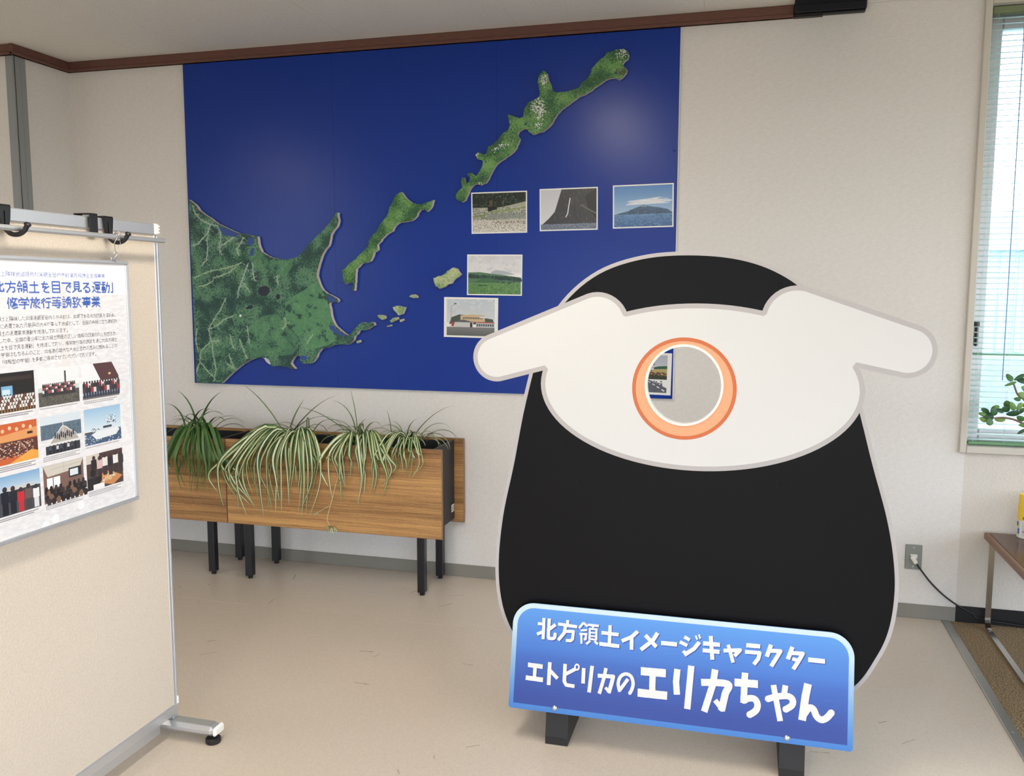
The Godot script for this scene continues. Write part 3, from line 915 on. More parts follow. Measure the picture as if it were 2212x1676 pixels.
# ---------------------------------------------------------------- A4 prints taped on the map
func print_image(kind: int) -> Image:
	var w := 420
	var h := 300
	var im := Image.create_empty(w, h, false, Image.FORMAT_RGB8)
	im.fill(rgb(240, 240, 238))
	var b := 9
	match kind:
		0:   # stone walls before dark trees
			fade_rows(im, b, b, w - b, 120, rgb(20, 28, 24), rgb(30, 44, 32))
			speckle(im, b, b, w - b, 105, 500, 6, [rgb(44, 62, 48), rgb(24, 32, 28), rgb(70, 88, 70), rgb(14, 18, 18)])
			for x in [140, 148, 156, 240]:
				line(im, [Vector2(x, 105), Vector2(x + 4, 60)], 3, rgb(126, 112, 92))
			box2(im, b, 112, w - b, 205, rgb(150, 152, 138))
			fill(im, PackedVector2Array([Vector2(200, 118), Vector2(w - b, 75), Vector2(w - b, 130), Vector2(130, 150)]), rgb(170, 172, 150))
			speckle(im, b, 112, w - b, 205, 900, 5, [rgb(176, 176, 164), rgb(128, 130, 120), rgb(110, 124, 84), rgb(196, 196, 186)])
			fill(im, PackedVector2Array([Vector2(125, 108), Vector2(195, 102), Vector2(195, 125), Vector2(128, 142)]), rgb(20, 24, 20))
			line(im, [Vector2(130, 146), Vector2(w - b, 118)], 9, rgb(132, 148, 88))
			line(im, [Vector2(b, 178), Vector2(110, 166)], 10, rgb(122, 138, 80))
			box2(im, 120, 158, 400, 192, rgb(138, 144, 140))
			speckle(im, 120, 158, 400, 192, 300, 4, [rgb(126, 134, 130), rgb(158, 160, 152)])
			fade_rows(im, b, 200, w - b, h - b, rgb(198, 194, 186), rgb(222, 218, 208))
			speckle(im, b, 200, w - b, h - b, 900, 4, [rgb(228, 226, 216), rgb(180, 176, 166), rgb(206, 202, 192), rgb(150, 146, 138)])
			speckle(im, 180, 214, w - b, 232, 40, 4, [rgb(92, 72, 54), rgb(112, 90, 70)])
		1:   # sea cliff with a waterfall
			fade_rows(im, b, b, w - b, h - b, rgb(206, 208, 216), rgb(222, 222, 226))
			fill(im, PackedVector2Array([Vector2(160, b), Vector2(w - b, b), Vector2(w - b, 258), Vector2(b, 262), Vector2(70, 210), Vector2(110, 165), Vector2(125, 120)]), rgb(62, 62, 68))
			for i in 500:
				var x := rng.randf_range(110, w - b - 2)
				var y := rng.randf_range(b, 250)
				if x < 175 and y < 160 or x < 60:
					continue
				seg(im, Vector2(x, y), Vector2(x + rng.randf_range(-6, 3), minf(y + rng.randf_range(8, 26), 255)), 2, [rgb(84, 84, 88), rgb(46, 46, 52), rgb(100, 98, 98), rgb(70, 74, 72)][i % 4])
			fill(im, PackedVector2Array([Vector2(330, 60), Vector2(w - b, b), Vector2(w - b, 230), Vector2(350, 140)]), rgb(38, 40, 42))
			line(im, [Vector2(300, 120), Vector2(345, 150), Vector2(w - b, 185)], 10, rgb(104, 104, 96))
			line(im, [Vector2(222, 70), Vector2(212, 130), Vector2(204, 180), Vector2(190, 206)], 7, rgb(236, 236, 240))
			fade_rows(im, b, 252, w - b, h - b, rgb(122, 132, 154), rgb(104, 112, 132))
			speckle(im, b, 252, w - b, h - b, 260, 4, [rgb(136, 146, 166), rgb(92, 100, 120)])
		2:   # an island mountain over blue sea
			fade_rows(im, b, b, w - b, 205, rgb(78, 132, 196), rgb(168, 196, 222))
			for i in 60:
				var y := rng.randf_range(112, 140)
				seg(im, Vector2(rng.randf_range(90, 250), y), Vector2(rng.randf_range(260, w - b), y - rng.randf_range(2, 24)), 3, [rgb(232, 234, 238), rgb(206, 216, 228)][i % 2])
			fill(im, PackedVector2Array([Vector2(b, 206), Vector2(60, 192), Vector2(110, 182), Vector2(150, 164), Vector2(190, 150), Vector2(212, 140), Vector2(240, 148), Vector2(275, 156), Vector2(330, 164), Vector2(380, 176), Vector2(w - b, 198), Vector2(w - b, 206)]), rgb(66, 96, 128))
			speckle(im, 100, 172, 380, 204, 160, 6, [rgb(54, 82, 112), rgb(74, 104, 134), rgb(48, 74, 104)])
			speckle(im, 196, 143, 238, 156, 30, 2, [rgb(170, 188, 206)])
			fade_rows(im, b, 206, w - b, h - b, rgb(108, 148, 190), rgb(52, 90, 142))
			speckle(im, b, 210, w - b, h - b, 260, 7, [rgb(92, 132, 178), rgb(66, 106, 156)])
		3:   # green hills below cloud
			fade_rows(im, b, b, w - b, 140, rgb(214, 214, 218), rgb(230, 230, 230))
			speckle(im, b, b, w - b, 130, 60, 22, [rgb(220, 220, 224), rgb(226, 226, 228), rgb(210, 212, 216)])
			fill(im, PackedVector2Array([Vector2(180, 130), Vector2(220, 112), Vector2(300, 124), Vector2(370, 146), Vector2(200, 150)]), rgb(176, 184, 190))
			fill(im, PackedVector2Array([Vector2(b, 132), Vector2(100, 130), Vector2(200, 142), Vector2(300, 152), Vector2(w - b, 168), Vector2(w - b, 220), Vector2(b, 220)]), rgb(84, 122, 92))
			for i in 200:
				var x := rng.randf_range(b, w - b - 6)
				box2(im, x, 150 + x * 0.06 + rng.randf_range(-8, 8), x + rng.randf_range(4, 16), 168 + x * 0.06 + rng.randf_range(-4, 8), [rgb(36, 66, 60), rgb(46, 80, 66), rgb(30, 56, 54)][i % 3])
			fill(im, PackedVector2Array([Vector2(40, 212), Vector2(120, 172), Vector2(190, 172), Vector2(260, 200), Vector2(200, 225)]), rgb(64, 106, 72))
			fade_rows(im, b, 208, w - b, h - b, rgb(102, 146, 88), rgb(70, 116, 62))
			speckle(im, b, 215, w - b, h - b, 300, 8, [rgb(92, 138, 78), rgb(78, 126, 68), rgb(110, 150, 92)])
			speckle(im, 80, 224, 150, 232, 40, 4, [rgb(40, 70, 52)])
			speckle(im, 230, 196, 380, 214, 30, 4, [rgb(36, 64, 50)])
		4:   # low building by a road, street lamp
			b = 14
			fade_rows(im, b + 8, b, w - 26, 190, rgb(192, 202, 212), rgb(216, 220, 222))
			speckle(im, b + 8, b, w - 26, 120, 40, 24, [rgb(200, 208, 216), rgb(208, 214, 218)])
			fill(im, PackedVector2Array([Vector2(60, 150), Vector2(120, 128), Vector2(200, 134), Vector2(380, 160), Vector2(394, 200), Vector2(40, 200)]), rgb(74, 84, 76))
			fill(im, PackedVector2Array([Vector2(130, 135), Vector2(230, 125), Vector2(320, 132), Vector2(320, 180), Vector2(130, 185)]), rgb(206, 182, 146))
			for i in 12:
				box2(im, 150 + i * 13, 148, 158 + i * 13, 160, rgb(70, 76, 84))
			box2(im, 280, 140, 330, 152, rgb(216, 218, 220))
			fill(im, PackedVector2Array([Vector2(70, 186), Vector2(150, 165), Vector2(240, 186)]), rgb(96, 98, 104))
			box2(im, 84, 186, 230, 222, rgb(204, 202, 202))
			box2(im, 205, 188, 222, 222, rgb(50, 48, 52))
			box2(im, 250, 186, 394, 224, rgb(198, 204, 208))
			box2(im, 250, 182, 394, 190, rgb(190, 104, 92))
			for i in 8:
				box2(im, 256 + i * 17, 196, 268 + i * 17, 214, rgb(72, 82, 94))
			box2(im, 60, 186, 80, 218, rgb(176, 60, 64))
			fade_rows(im, b + 8, 222, w - 26, h - b, rgb(128, 128, 130), rgb(96, 98, 98))
			line(im, [Vector2(52, 240), Vector2(58, 70), Vector2(86, 50)], 3, rgb(150, 130, 126))
			box2(im, 80, 44, 98, 52, rgb(70, 72, 76))
		5:   # road with a dashed white line
			b = 16
			fade_rows(im, b, b, w - 30, 150, rgb(176, 184, 198), rgb(206, 208, 212))
			fill(im, PackedVector2Array([Vector2(b, 160), Vector2(150, 150), Vector2(250, 130), Vector2(w - 30, 126), Vector2(w - 30, 190), Vector2(b, 190)]), rgb(60, 66, 56))
			fill(im, PackedVector2Array([Vector2(240, 118), Vector2(360, 98), Vector2(w - 30, 98), Vector2(w - 30, 160), Vector2(250, 160)]), rgb(176, 164, 108))
			fill(im, PackedVector2Array([Vector2(240, 120), Vector2(330, 96), Vector2(w - 30, 92), Vector2(w - 30, 112)]), rgb(54, 92, 74))
			speckle(im, 220, 138, w - 30, 168, 90, 5, [rgb(132, 66, 64), rgb(96, 60, 54), rgb(54, 60, 48)])
			speckle(im, b, 158, w - 30, 190, 160, 6, [rgb(48, 54, 42), rgb(70, 76, 58)])
			fill(im, PackedVector2Array([Vector2(b, 178), Vector2(190, 160), Vector2(w - 30, 250), Vector2(w - 30, h - b), Vector2(b, h - b)]), rgb(96, 100, 108))
			speckle(im, b, 200, w - 60, h - b, 300, 6, [rgb(92, 96, 104), rgb(102, 106, 114)])
			for i in 7:
				var t0 := pow(i / 7.0, 1.4)
				var t1 := pow((i + 0.55) / 7.0, 1.4)
				seg(im, Vector2(205, 172).lerp(Vector2(392, 282), t0), Vector2(205, 172).lerp(Vector2(392, 282), t1), 3 + 7 * t1, rgb(226, 228, 230))
			seg(im, Vector2(280, 138), Vector2(284, 72), 4, rgb(90, 96, 100))
			box2(im, 268, 66, 302, 88, rgb(120, 134, 144))
			box2(im, 268, 108, 298, 122, rgb(206, 214, 216))
		_:   # a coastal field, mostly hidden behind the board
			fade_rows(im, b, b, w - b, 150, rgb(150, 180, 214), rgb(212, 222, 230))
			fade_rows(im, b, 150, w - b, h - b, rgb(120, 150, 96), rgb(84, 120, 70))
			speckle(im, b, 155, w - b, h - b, 200, 8, [rgb(104, 140, 84), rgb(90, 124, 74)])
	return im

func build_prints() -> void:
	var spots := [
		[1078, 459, 0, 0.4, "photo print of stone walls before dark trees, on the blue map"],
		[1228, 452, 1, 0.6, "photo print of a grey sea cliff with a waterfall, on the blue map"],
		[1389, 445, 2, 0.8, "photo print of an island mountain over blue sea, on the map"],
		[1068, 594, 3, -0.6, "photo print of green hills below cloud, on the blue map"],
		[1017, 686, 4, -0.8, "photo print of a low building beside a street lamp, on the map"],
		[1392, 812, 5, -1.0, "photo print of a road with a dashed white line, seen through the face hole"],
		[1384, 612, 6, 0.0, "photo print mostly hidden behind the cutout board, beside the map edge"],
	]
	for s in spots:
		var c := wp(s[0], s[1], ZB + 0.001)
		if s[2] == 5:
			c = Vector3(2.575, 1.142, ZB + 0.001)
		if s[2] == 6:
			c = Vector3(2.568, 1.579, ZB + 0.001)
		var st := st_new()
		var hw := 0.1485
		var hh := 0.105
		prism(st, PackedVector2Array([Vector2(-hw, -hh), Vector2(hw, -hh), Vector2(hw, hh), Vector2(-hw, hh)]), -0.0004, 0.0005, true, true, true, Vector2(-hw, -hh), Vector2(hw * 2, hh * 2))
		var o := MeshInstance3D.new()
		o.name = numbered("photo_print")
		o.mesh = st.commit()
		var m := image_mat("print_%d" % s[2], print_image(s[2]), 0.3)
		o.material_override = m
		add_child(o)
		o.position = c
		o.rotation.z = deg_to_rad(s[3])
		tag(o, s[4], "photo", "photo prints on the map")


# ---------------------------------------------------------------- photo cutout board (a plain stand-in without the printed mascot)
const ZC := 1.51

func px2(flat: Array, z: float) -> Array:
	var o := []
	for i in range(0, flat.size(), 2):
		var q := wp(flat[i], flat[i + 1], z)
		o.append(Vector2(q.x, q.y))
	return o

func biggest(list: Array) -> PackedVector2Array:
	var best := PackedVector2Array()
	for p in list:
		if p.size() > 2 and absf(area2(p)) > absf(area2(best)):
			best = p
	return best

func area2(p: PackedVector2Array) -> float:
	var s := 0.0
	for i in p.size():
		s += p[i].cross(p[(i + 1) % p.size()])
	return s * 0.5

# a flat layer with the round hole cut out: split left and right of the hole so that each piece is a simple outline
func holed(st: SurfaceTool, outline: PackedVector2Array, hole: PackedVector2Array, c: Vector2, z0: float, z1: float) -> void:
	for s in [-1.0, 1.0]:
		var half := PackedVector2Array([Vector2(c.x, c.y - 4), Vector2(c.x + s * 4, c.y - 4), Vector2(c.x + s * 4, c.y + 4), Vector2(c.x, c.y + 4)])
		for piece in Geometry2D.intersect_polygons(outline, half):
			for cut in Geometry2D.clip_polygons(piece, hole):
				prism(st, cut, z0, z1)

func build_cutout() -> void:
	var o := thing("photo_cutout_board", "egg-shaped black and white photo cutout board with an orange-ringed face hole", "cutout board", Vector3(2.9, 0.0, 1.45))
	var egg := curve2(px2([1490,543, 1600,553, 1690,585, 1760,640, 1815,735, 1855,850, 1893,1000, 1925,1120, 1940,1215, 1941,1290, 1928,1365, 1900,1425, 1850,1490, 1760,1535, 1640,1556, 1500,1556, 1350,1545, 1220,1510, 1140,1430, 1095,1355, 1075,1290, 1070,1210, 1080,1110, 1103,1000, 1128,870, 1165,735, 1215,648, 1290,585, 1385,552], ZC), true, 6)
	# plain white oval round the hole with a rounded tab at each side
	var oc := wp(1502, 838, ZC)
	var band := circle2(Vector2(oc.x, oc.y), 0.515, 96, 0.53)
	for t in [[1290, 700, 1072, 772], [1720, 690, 1962, 758]]:
		var ta := wp(t[0], t[1], ZC)
		var tb := wp(t[2], t[3], ZC)
		var tab := PackedVector2Array()
		var d := Vector2(tb.x - ta.x, tb.y - ta.y).normalized()
		for q in 21:
			tab.append(Vector2(tb.x, tb.y) + d.rotated(-PI / 2 + PI * q / 20.0) * 0.082)
		for q in 21:
			tab.append(Vector2(ta.x, ta.y) + d.rotated(PI / 2 + PI * q / 20.0) * 0.105)
		band = biggest(Geometry2D.merge_polygons(band, tab))
	var outline := biggest(Geometry2D.merge_polygons(egg, band))
	var hc3 := wp(1477, 832, ZC)
	var hc := Vector2(hc3.x, hc3.y)
	var hole := circle2(hc, 0.1265, 72, 1.06)
	var st := st_new()
	holed(st, outline, hole, hc, ZC - 0.02, ZC - 0.001)
	part("board", st, mats["board_grey"], o)
	st = st_new()
	var inner := biggest(Geometry2D.offset_polygon(egg, -0.0125))
	holed(st, inner, hole, hc, ZC - 0.0008, ZC - 0.0004)
	part("black_print", st, mats["board_black"], o)
	st = st_new()
	var rim_band := biggest(Geometry2D.offset_polygon(band, 0.001))
	holed(st, rim_band, hole, hc, ZC - 0.0003, ZC)
	part("grey_outline", st, mats["board_grey"], o)
	st = st_new()
	holed(st, biggest(Geometry2D.offset_polygon(band, -0.0145)), hole, hc, ZC + 0.0001, ZC + 0.0004)
	part("white_print", st, mats["board_white"], o)
	st = st_new()
	var rc := hc + Vector2(0.0, -0.012)
	holed(st, circle2(rc, 0.168, 72), hole, hc, ZC + 0.0005, ZC + 0.0008)
	part("ring_outline", st, mats["orange_dark"], o)
	st = st_new()
	holed(st, circle2(rc, 0.156, 72), hole, hc, ZC + 0.0009, ZC + 0.0012)
	part("ring_print", st, mats["orange_light"], o)
	st = st_new()      # pale edging pushed over the rim of the hole
	var ring := []
	for k in 73:
		var a := TAU * k / 72.0 - PI / 2
		ring.append(Vector3(hc.x + cos(a) * 0.1265, hc.y + sin(a) * 0.1265 * 1.06, 0.0))
	for k in 72:
		var pa: Vector3 = ring[k]
		var pb: Vector3 = ring[k + 1]
		var ca := Vector3(hc.x, hc.y, 0)
		var ia := pa.lerp(ca, 0.06)
		var ib := pb.lerp(ca, 0.06)
		var f := Vector3(0, 0, ZC + 0.004)
		var e := Vector3(0, 0, ZC - 0.024)
		quad(st, pa + f, pb + f, ib + f, ia + f, Vector3.BACK)
		quad(st, ia + f, ib + f, ib + e, ia + e, ca - pa)
		quad(st, pa + f, pb + f, pb + Vector3(0, 0, ZC + 0.0012), pa + Vector3(0, 0, ZC + 0.0012), pa - ca)
		quad(st, ia + e, ib + e, pb + e, pa + e, Vector3.FORWARD)
	part("hole_edging", st, mats["white_plastic"], o)
	for q in [[1283, 622], [1684, 615], [1250, 1040], [1690, 1043], [1253, 1297], [1684, 1336]]:
		var c := wp(q[0], q[1], ZC)
		var s := st_new()
		lathe(s, Vector3(c.x, c.y, ZC - 0.0004), [Vector2(0.007, 0.0), Vector2(0.006, 0.0012), Vector2(0.0, 0.0016)], 16, Basis(Vector3.RIGHT, PI / 2))
		part("screw", s, mats["board_black"], o)
	# feet: black wooden blocks with a sloping nose
	for f in [[2.452, 2.530], [3.222, 3.300]]:
		st = st_new()
		var side := [Vector2(1.605, 0.0), Vector2(1.605, 0.028), Vector2(1.588, 0.128), Vector2(1.535, 0.138), Vector2(1.14, 0.138), Vector2(1.12, 0.12), Vector2(1.12, 0.0)]
		var c := Vector3((f[0] + f[1]) * 0.5, 0.07, 1.36)
		for i in side.size():
			var a: Vector2 = side[i]
			var b: Vector2 = side[(i + 1) % side.size()]
			var mid := Vector3(c.x, (a.y + b.y) * 0.5, (a.x + b.x) * 0.5)
			quad(st, Vector3(f[0], a.y, a.x), Vector3(f[1], a.y, a.x), Vector3(f[1], b.y, b.x), Vector3(f[0], b.y, b.x), mid - c)
			if i > 0 and i < side.size() - 1:
				for x in [f[0], f[1]]:
					tri(st, Vector3(x, side[0].y, side[0].x), Vector3(x, a.y, a.x), Vector3(x, b.y, b.x), Vector3(x - c.x, 0, 0))
		part("foot", st, mats["black_wood"], o)
	# name sign leaning against the board, bolted to the feet
	var b0 := Vector3(2.322, 0.118, 1.612)
	var up := Vector3(0, 0.350, -0.075).normalized()
	var len_up := 0.36
	var wide := 1.118
	var nrm := Vector3.RIGHT.cross(up).normalized()
	st = st_new()
	var sp := []
	for cn in [[0.010, 0.010, 0.010, PI, 1.5 * PI], [wide - 0.010, 0.010, 0.010, 1.5 * PI, TAU], [wide - 0.075, len_up - 0.075, 0.075, 0.0, 0.5 * PI], [0.075, len_up - 0.075, 0.075, 0.5 * PI, PI]]:
		for k in 13:
			var a := lerpf(cn[3], cn[4], k / 12.0)
			sp.append(Vector2(cn[0] + cos(a) * cn[2], cn[1] + sin(a) * cn[2]))
	var spoly := PackedVector2Array(sp)
	prism(st, spoly, -0.010, 0.0, true, true, true, Vector2.ZERO, Vector2(wide, len_up))
	var sign := part("name_sign", st, image_mat("sign_print", sign_image(b0, up, nrm, wide, len_up), 0.4), o)
	sign.set_meta("label", "blue sign with white lettering and a pale border")
	sign.position = b0 - o.position
	sign.basis = Basis(Vector3.RIGHT, up, nrm)
	for u in [0.163, 0.921]:
		var s := st_new()
		lathe(s, Vector3(u, 0.017, 0.0), [Vector2(0.0085, 0.0), Vector2(0.0085, 0.003), Vector2(0.005, 0.006), Vector2(0.0, 0.007)], 12, Basis(Vector3.RIGHT, PI / 2))
		var bt := MeshInstance3D.new()
		bt.name = "bolt"
		bt.mesh = s.commit()
		bt.material_override = mats["bolt"]
		sign.add_child(bt, true)
	# dark red lower edge of the board glimpsed under the sign
	part("lower_rail", box_st(2.56, 3.20, 0.118, 0.138, 1.475, 1.4895, 0.003), mats["red_edge"], o)

# lettering traced stroke by stroke; coordinates are those of two enlarged views of the sign
const SIGN_A := [
	[44, 278,90, 265,372], [42, 195,165, 275,172], [44, 185,305, 270,270], [46, 348,97, 336,330, 355,360, 400,362, 420,340, 424,300], [46, 432,178, 350,238],
	[42, 593,118, 590,182], [44, 465,170, 718,208], [46, 562,200, 545,290, 465,385], [42, 560,268, 668,270, 655,372, 630,392, 568,388],
	[32, 802,152, 742,226], [32, 800,152, 856,205], [28, 762,256, 850,250], [30, 748,300, 852,306], [30, 772,300, 775,432], [30, 835,306, 830,372, 804,374],
	[32, 858,180, 1006,196], [30, 932,192, 926,222], [28, 886,222, 880,378], [30, 974,228, 970,388], [24, 885,234, 976,241], [22, 885,283, 975,290], [22, 885,328, 975,336], [26, 884,370, 972,380], [32, 892,392, 838,436], [32, 948,396, 992,440],
	[46, 1155,185, 1145,450], [48, 1040,285, 1268,312], [52, 1012,432, 1278,466],
	[50, 1522,268, 1440,342, 1310,396], [50, 1442,340, 1438,512],
	[54, 1785,288, 1722,388, 1562,512], [52, 1622,318, 1770,474], [56, 1832,420, 2042,442],
	[62, 65,710, 260,736], [64, 34,880, 264,912], [50, 160,720, 148,900],
	[52, 355,677, 338,980], [50, 352,780, 458,894], [50, 558,700, 546,930, 572,978, 682,996], [48, 550,842, 692,768],
	[52, 805,755, 795,960], [52, 917,725, 875,1078], [48, 1100,755, 1075,880, 1010,1095], [54, 990,855, 1196,868, 1176,950, 1136,1086], [40, 1150,1082, 1092,1012],
	[46, 1392,900, 1280,1050], [46, 1282,1066, 1262,960, 1294,868, 1365,832, 1432,866, 1460,950, 1446,1030, 1412,1096],
	[108, 1562,795, 1895,824], [108, 1520,1080, 1912,1122], [84, 1720,820, 1712,1090], [84, 2048,768, 2030,940, 2042,1108],
]
const SIGN_B := [
	[46, 112,-28, 185,14], [46, 52,38, 152,88], [52, 312,42, 240,130, 112,212], [44, 142,206, 96,158], [24, 262,-45, 286,10], [24, 303,-60, 326,-5],
	[52, 463,-40, 485,276], [56, 360,58, 585,78], [54, 355,150, 580,172], [46, 695,76, 760,314], [50, 632,155, 852,148, 776,226],
	[56, 935,82, 1120,100], [50, 918,170, 1112,186, 1094,262, 1034,338], [54, 1264,76, 1206,236], [52, 1250,156, 1388,162, 1340,242, 1264,364],
	[54, 1547,106, 1486,270], [52, 1535,186, 1684,196, 1640,272, 1558,402], [46, 1545,264, 1625,286], [60, 1755,275, 1980,298],
	[84, 205,355, 150,930], [86, 522,405, 492,600, 375,965], [92, 335,575, 686,598, 655,730, 604,950], [66, 628,948, 520,812],
	[84, 918,448, 898,850], [100, 778,575, 1090,600], [84, 890,822, 970,788, 1046,798, 1084,868, 1060,950, 966,1012],
	[72, 1295,610, 1330,800, 1385,1090], [82, 1208,800, 1330,766, 1480,758, 1548,804, 1540,880, 1444,942], [72, 1455,615, 1436,740],
	[96, 1755,595, 1720,760, 1675,1080], [84, 1700,1000, 1768,914, 1826,934, 1868,1026, 1930,1072, 2000,1048, 2072,968],
]

func sign_image(b0: Vector3, up: Vector3, nrm: Vector3, wide: float, tall: float) -> Image:
	var w := 2048
	var h := int(w * tall / wide)
	var im := Image.create_empty(w, h, false, Image.FORMAT_RGB8)
	var k := w / wide
	fade_rows(im, 0, 0, w, int(h * 0.22), rgb(196, 214, 220), rgb(186, 210, 220))
	fade_rows(im, 0, int(h * 0.22), w, h, rgb(186, 210, 220), rgb(58, 120, 198))
	var bd := 0.0165
	var r := 0.06
	var ink := PackedVector2Array()
	for c in [[bd, tall - bd * 1.1, 0.001], [wide - bd, tall - bd * 1.1, 0.001]]:
		ink.append(Vector2(c[0] * k, c[1] * k))
	for q in 13:
		var a := -q / 12.0 * PI / 2
		ink.append(Vector2(wide - bd - r + cos(a) * r, bd + r + sin(a) * r) * k)
	for q in 13:
		var a := -PI / 2 - q / 12.0 * PI / 2
		ink.append(Vector2(bd + r + cos(a) * r, bd + r + sin(a) * r) * k)
	spans(ink, func(y: int, x0: int, x1: int) -> void:
		var t := (float(y) / h - 0.05) / 0.9
		var c := rgb(78, 142, 216).lerp(rgb(54, 104, 190), clampf(t * 2.0, 0.0, 1.0)).lerp(rgb(36, 64, 148), clampf(t * 2.0 - 0.8, 0.0, 1.0))
		box2(im, x0, y, x1, y + 1, c))
	var zoom := 360.0 / 2212.0
	for pass_n in 2:
		for set_n in 2:
			var ox := 1130.0 if set_n == 0 else 1460.0
			var oy := 1320.0 if set_n == 0 else 1380.0
			for s in (SIGN_A if set_n == 0 else SIGN_B):
				var pts := []
				for i in range(1, s.size(), 2):
					var d := 12.0 if pass_n == 0 else 0.0
					var p := wpl(ox + (s[i] + d) * zoom, oy + (s[i + 1] + d) * zoom, b0, nrm) - b0
					pts.append(Vector2(p.x * k, (tall - p.dot(up)) * k))
				if pts.size() > 3:
					var c := curve2(pts, false, 5) if s[0] > 70 or s[0] == 46 else PackedVector2Array(pts)
					pts = Array(c)
				line(im, pts, s[0] * zoom / 660.0 * k * 1.0, rgb(34, 62, 146) if pass_n == 0 else rgb(224, 222, 220))
		# the small ring of the half-voiced mark
		var d2 := 12.0 if pass_n == 0 else 0.0
		var ring := []
		for q in 25:
			var a := TAU * q / 24.0
			var p := wpl(1130.0 + (715 + d2 + cos(a) * 26) * zoom, 1320.0 + (742 + d2 + sin(a) * 36) * zoom, b0, nrm) - b0
			ring.append(Vector2(p.x * k, (tall - p.dot(up)) * k))
		line(im, ring, 22 * zoom / 660.0 * k, rgb(34, 62, 146) if pass_n == 0 else rgb(224, 222, 220))
	return im


# ---------------------------------------------------------------- planters and spider plants
func wood_image(sd: int) -> Image:
	var im := Image.create_empty(768, 300, false, Image.FORMAT_RGB8)
	var n := FastNoiseLite.new()
	n.seed = sd
	n.frequency = 0.01
	n.fractal_octaves = 4
	var f := FastNoiseLite.new()
	f.seed = sd + 1
	f.frequency = 0.05
	f.fractal_octaves = 3
	for y in 300:
		for x in 768:
			var warp := 2.5 * n.get_noise_2d(x * 0.4, 70.0) + 1.5 * n.get_noise_2d(x * 0.9, y * 0.5)
			var a := n.get_noise_2d(x * 0.05, (y + warp) * 2.2)
			var b := f.get_noise_2d(x * 0.06, (y + warp) * 5.0)
			var e := f.get_noise_2d(x * 1.2, y * 9.0)
			var t := clampf(0.62 + a * 0.8 + b * 0.42 + e * 0.18, 0.0, 1.0)
			im.set_pixel(x, y, Color8(120, 84, 50).lerp(Color8(202, 154, 96), t))
	var r := RandomNumberGenerator.new()
	r.seed = sd
	for k in 120:      # fine dark pores that run with the grain
		var y := r.randf_range(0, 299)
		var x := r.randf_range(-200, 700)
		var run := r.randf_range(60, 420)
		var q := 0.0
		while q < run:
			var xx := int(x + q)
			var yy := int(y + 1.6 * sin((x + q) * 0.011 + k))
			if xx >= 0 and xx < 768 and yy >= 0 and yy < 300:
				im.set_pixel(xx, yy, im.get_pixel(xx, yy).lerp(Color8(96, 66, 42), 0.45))
			q += 1.0
	return im

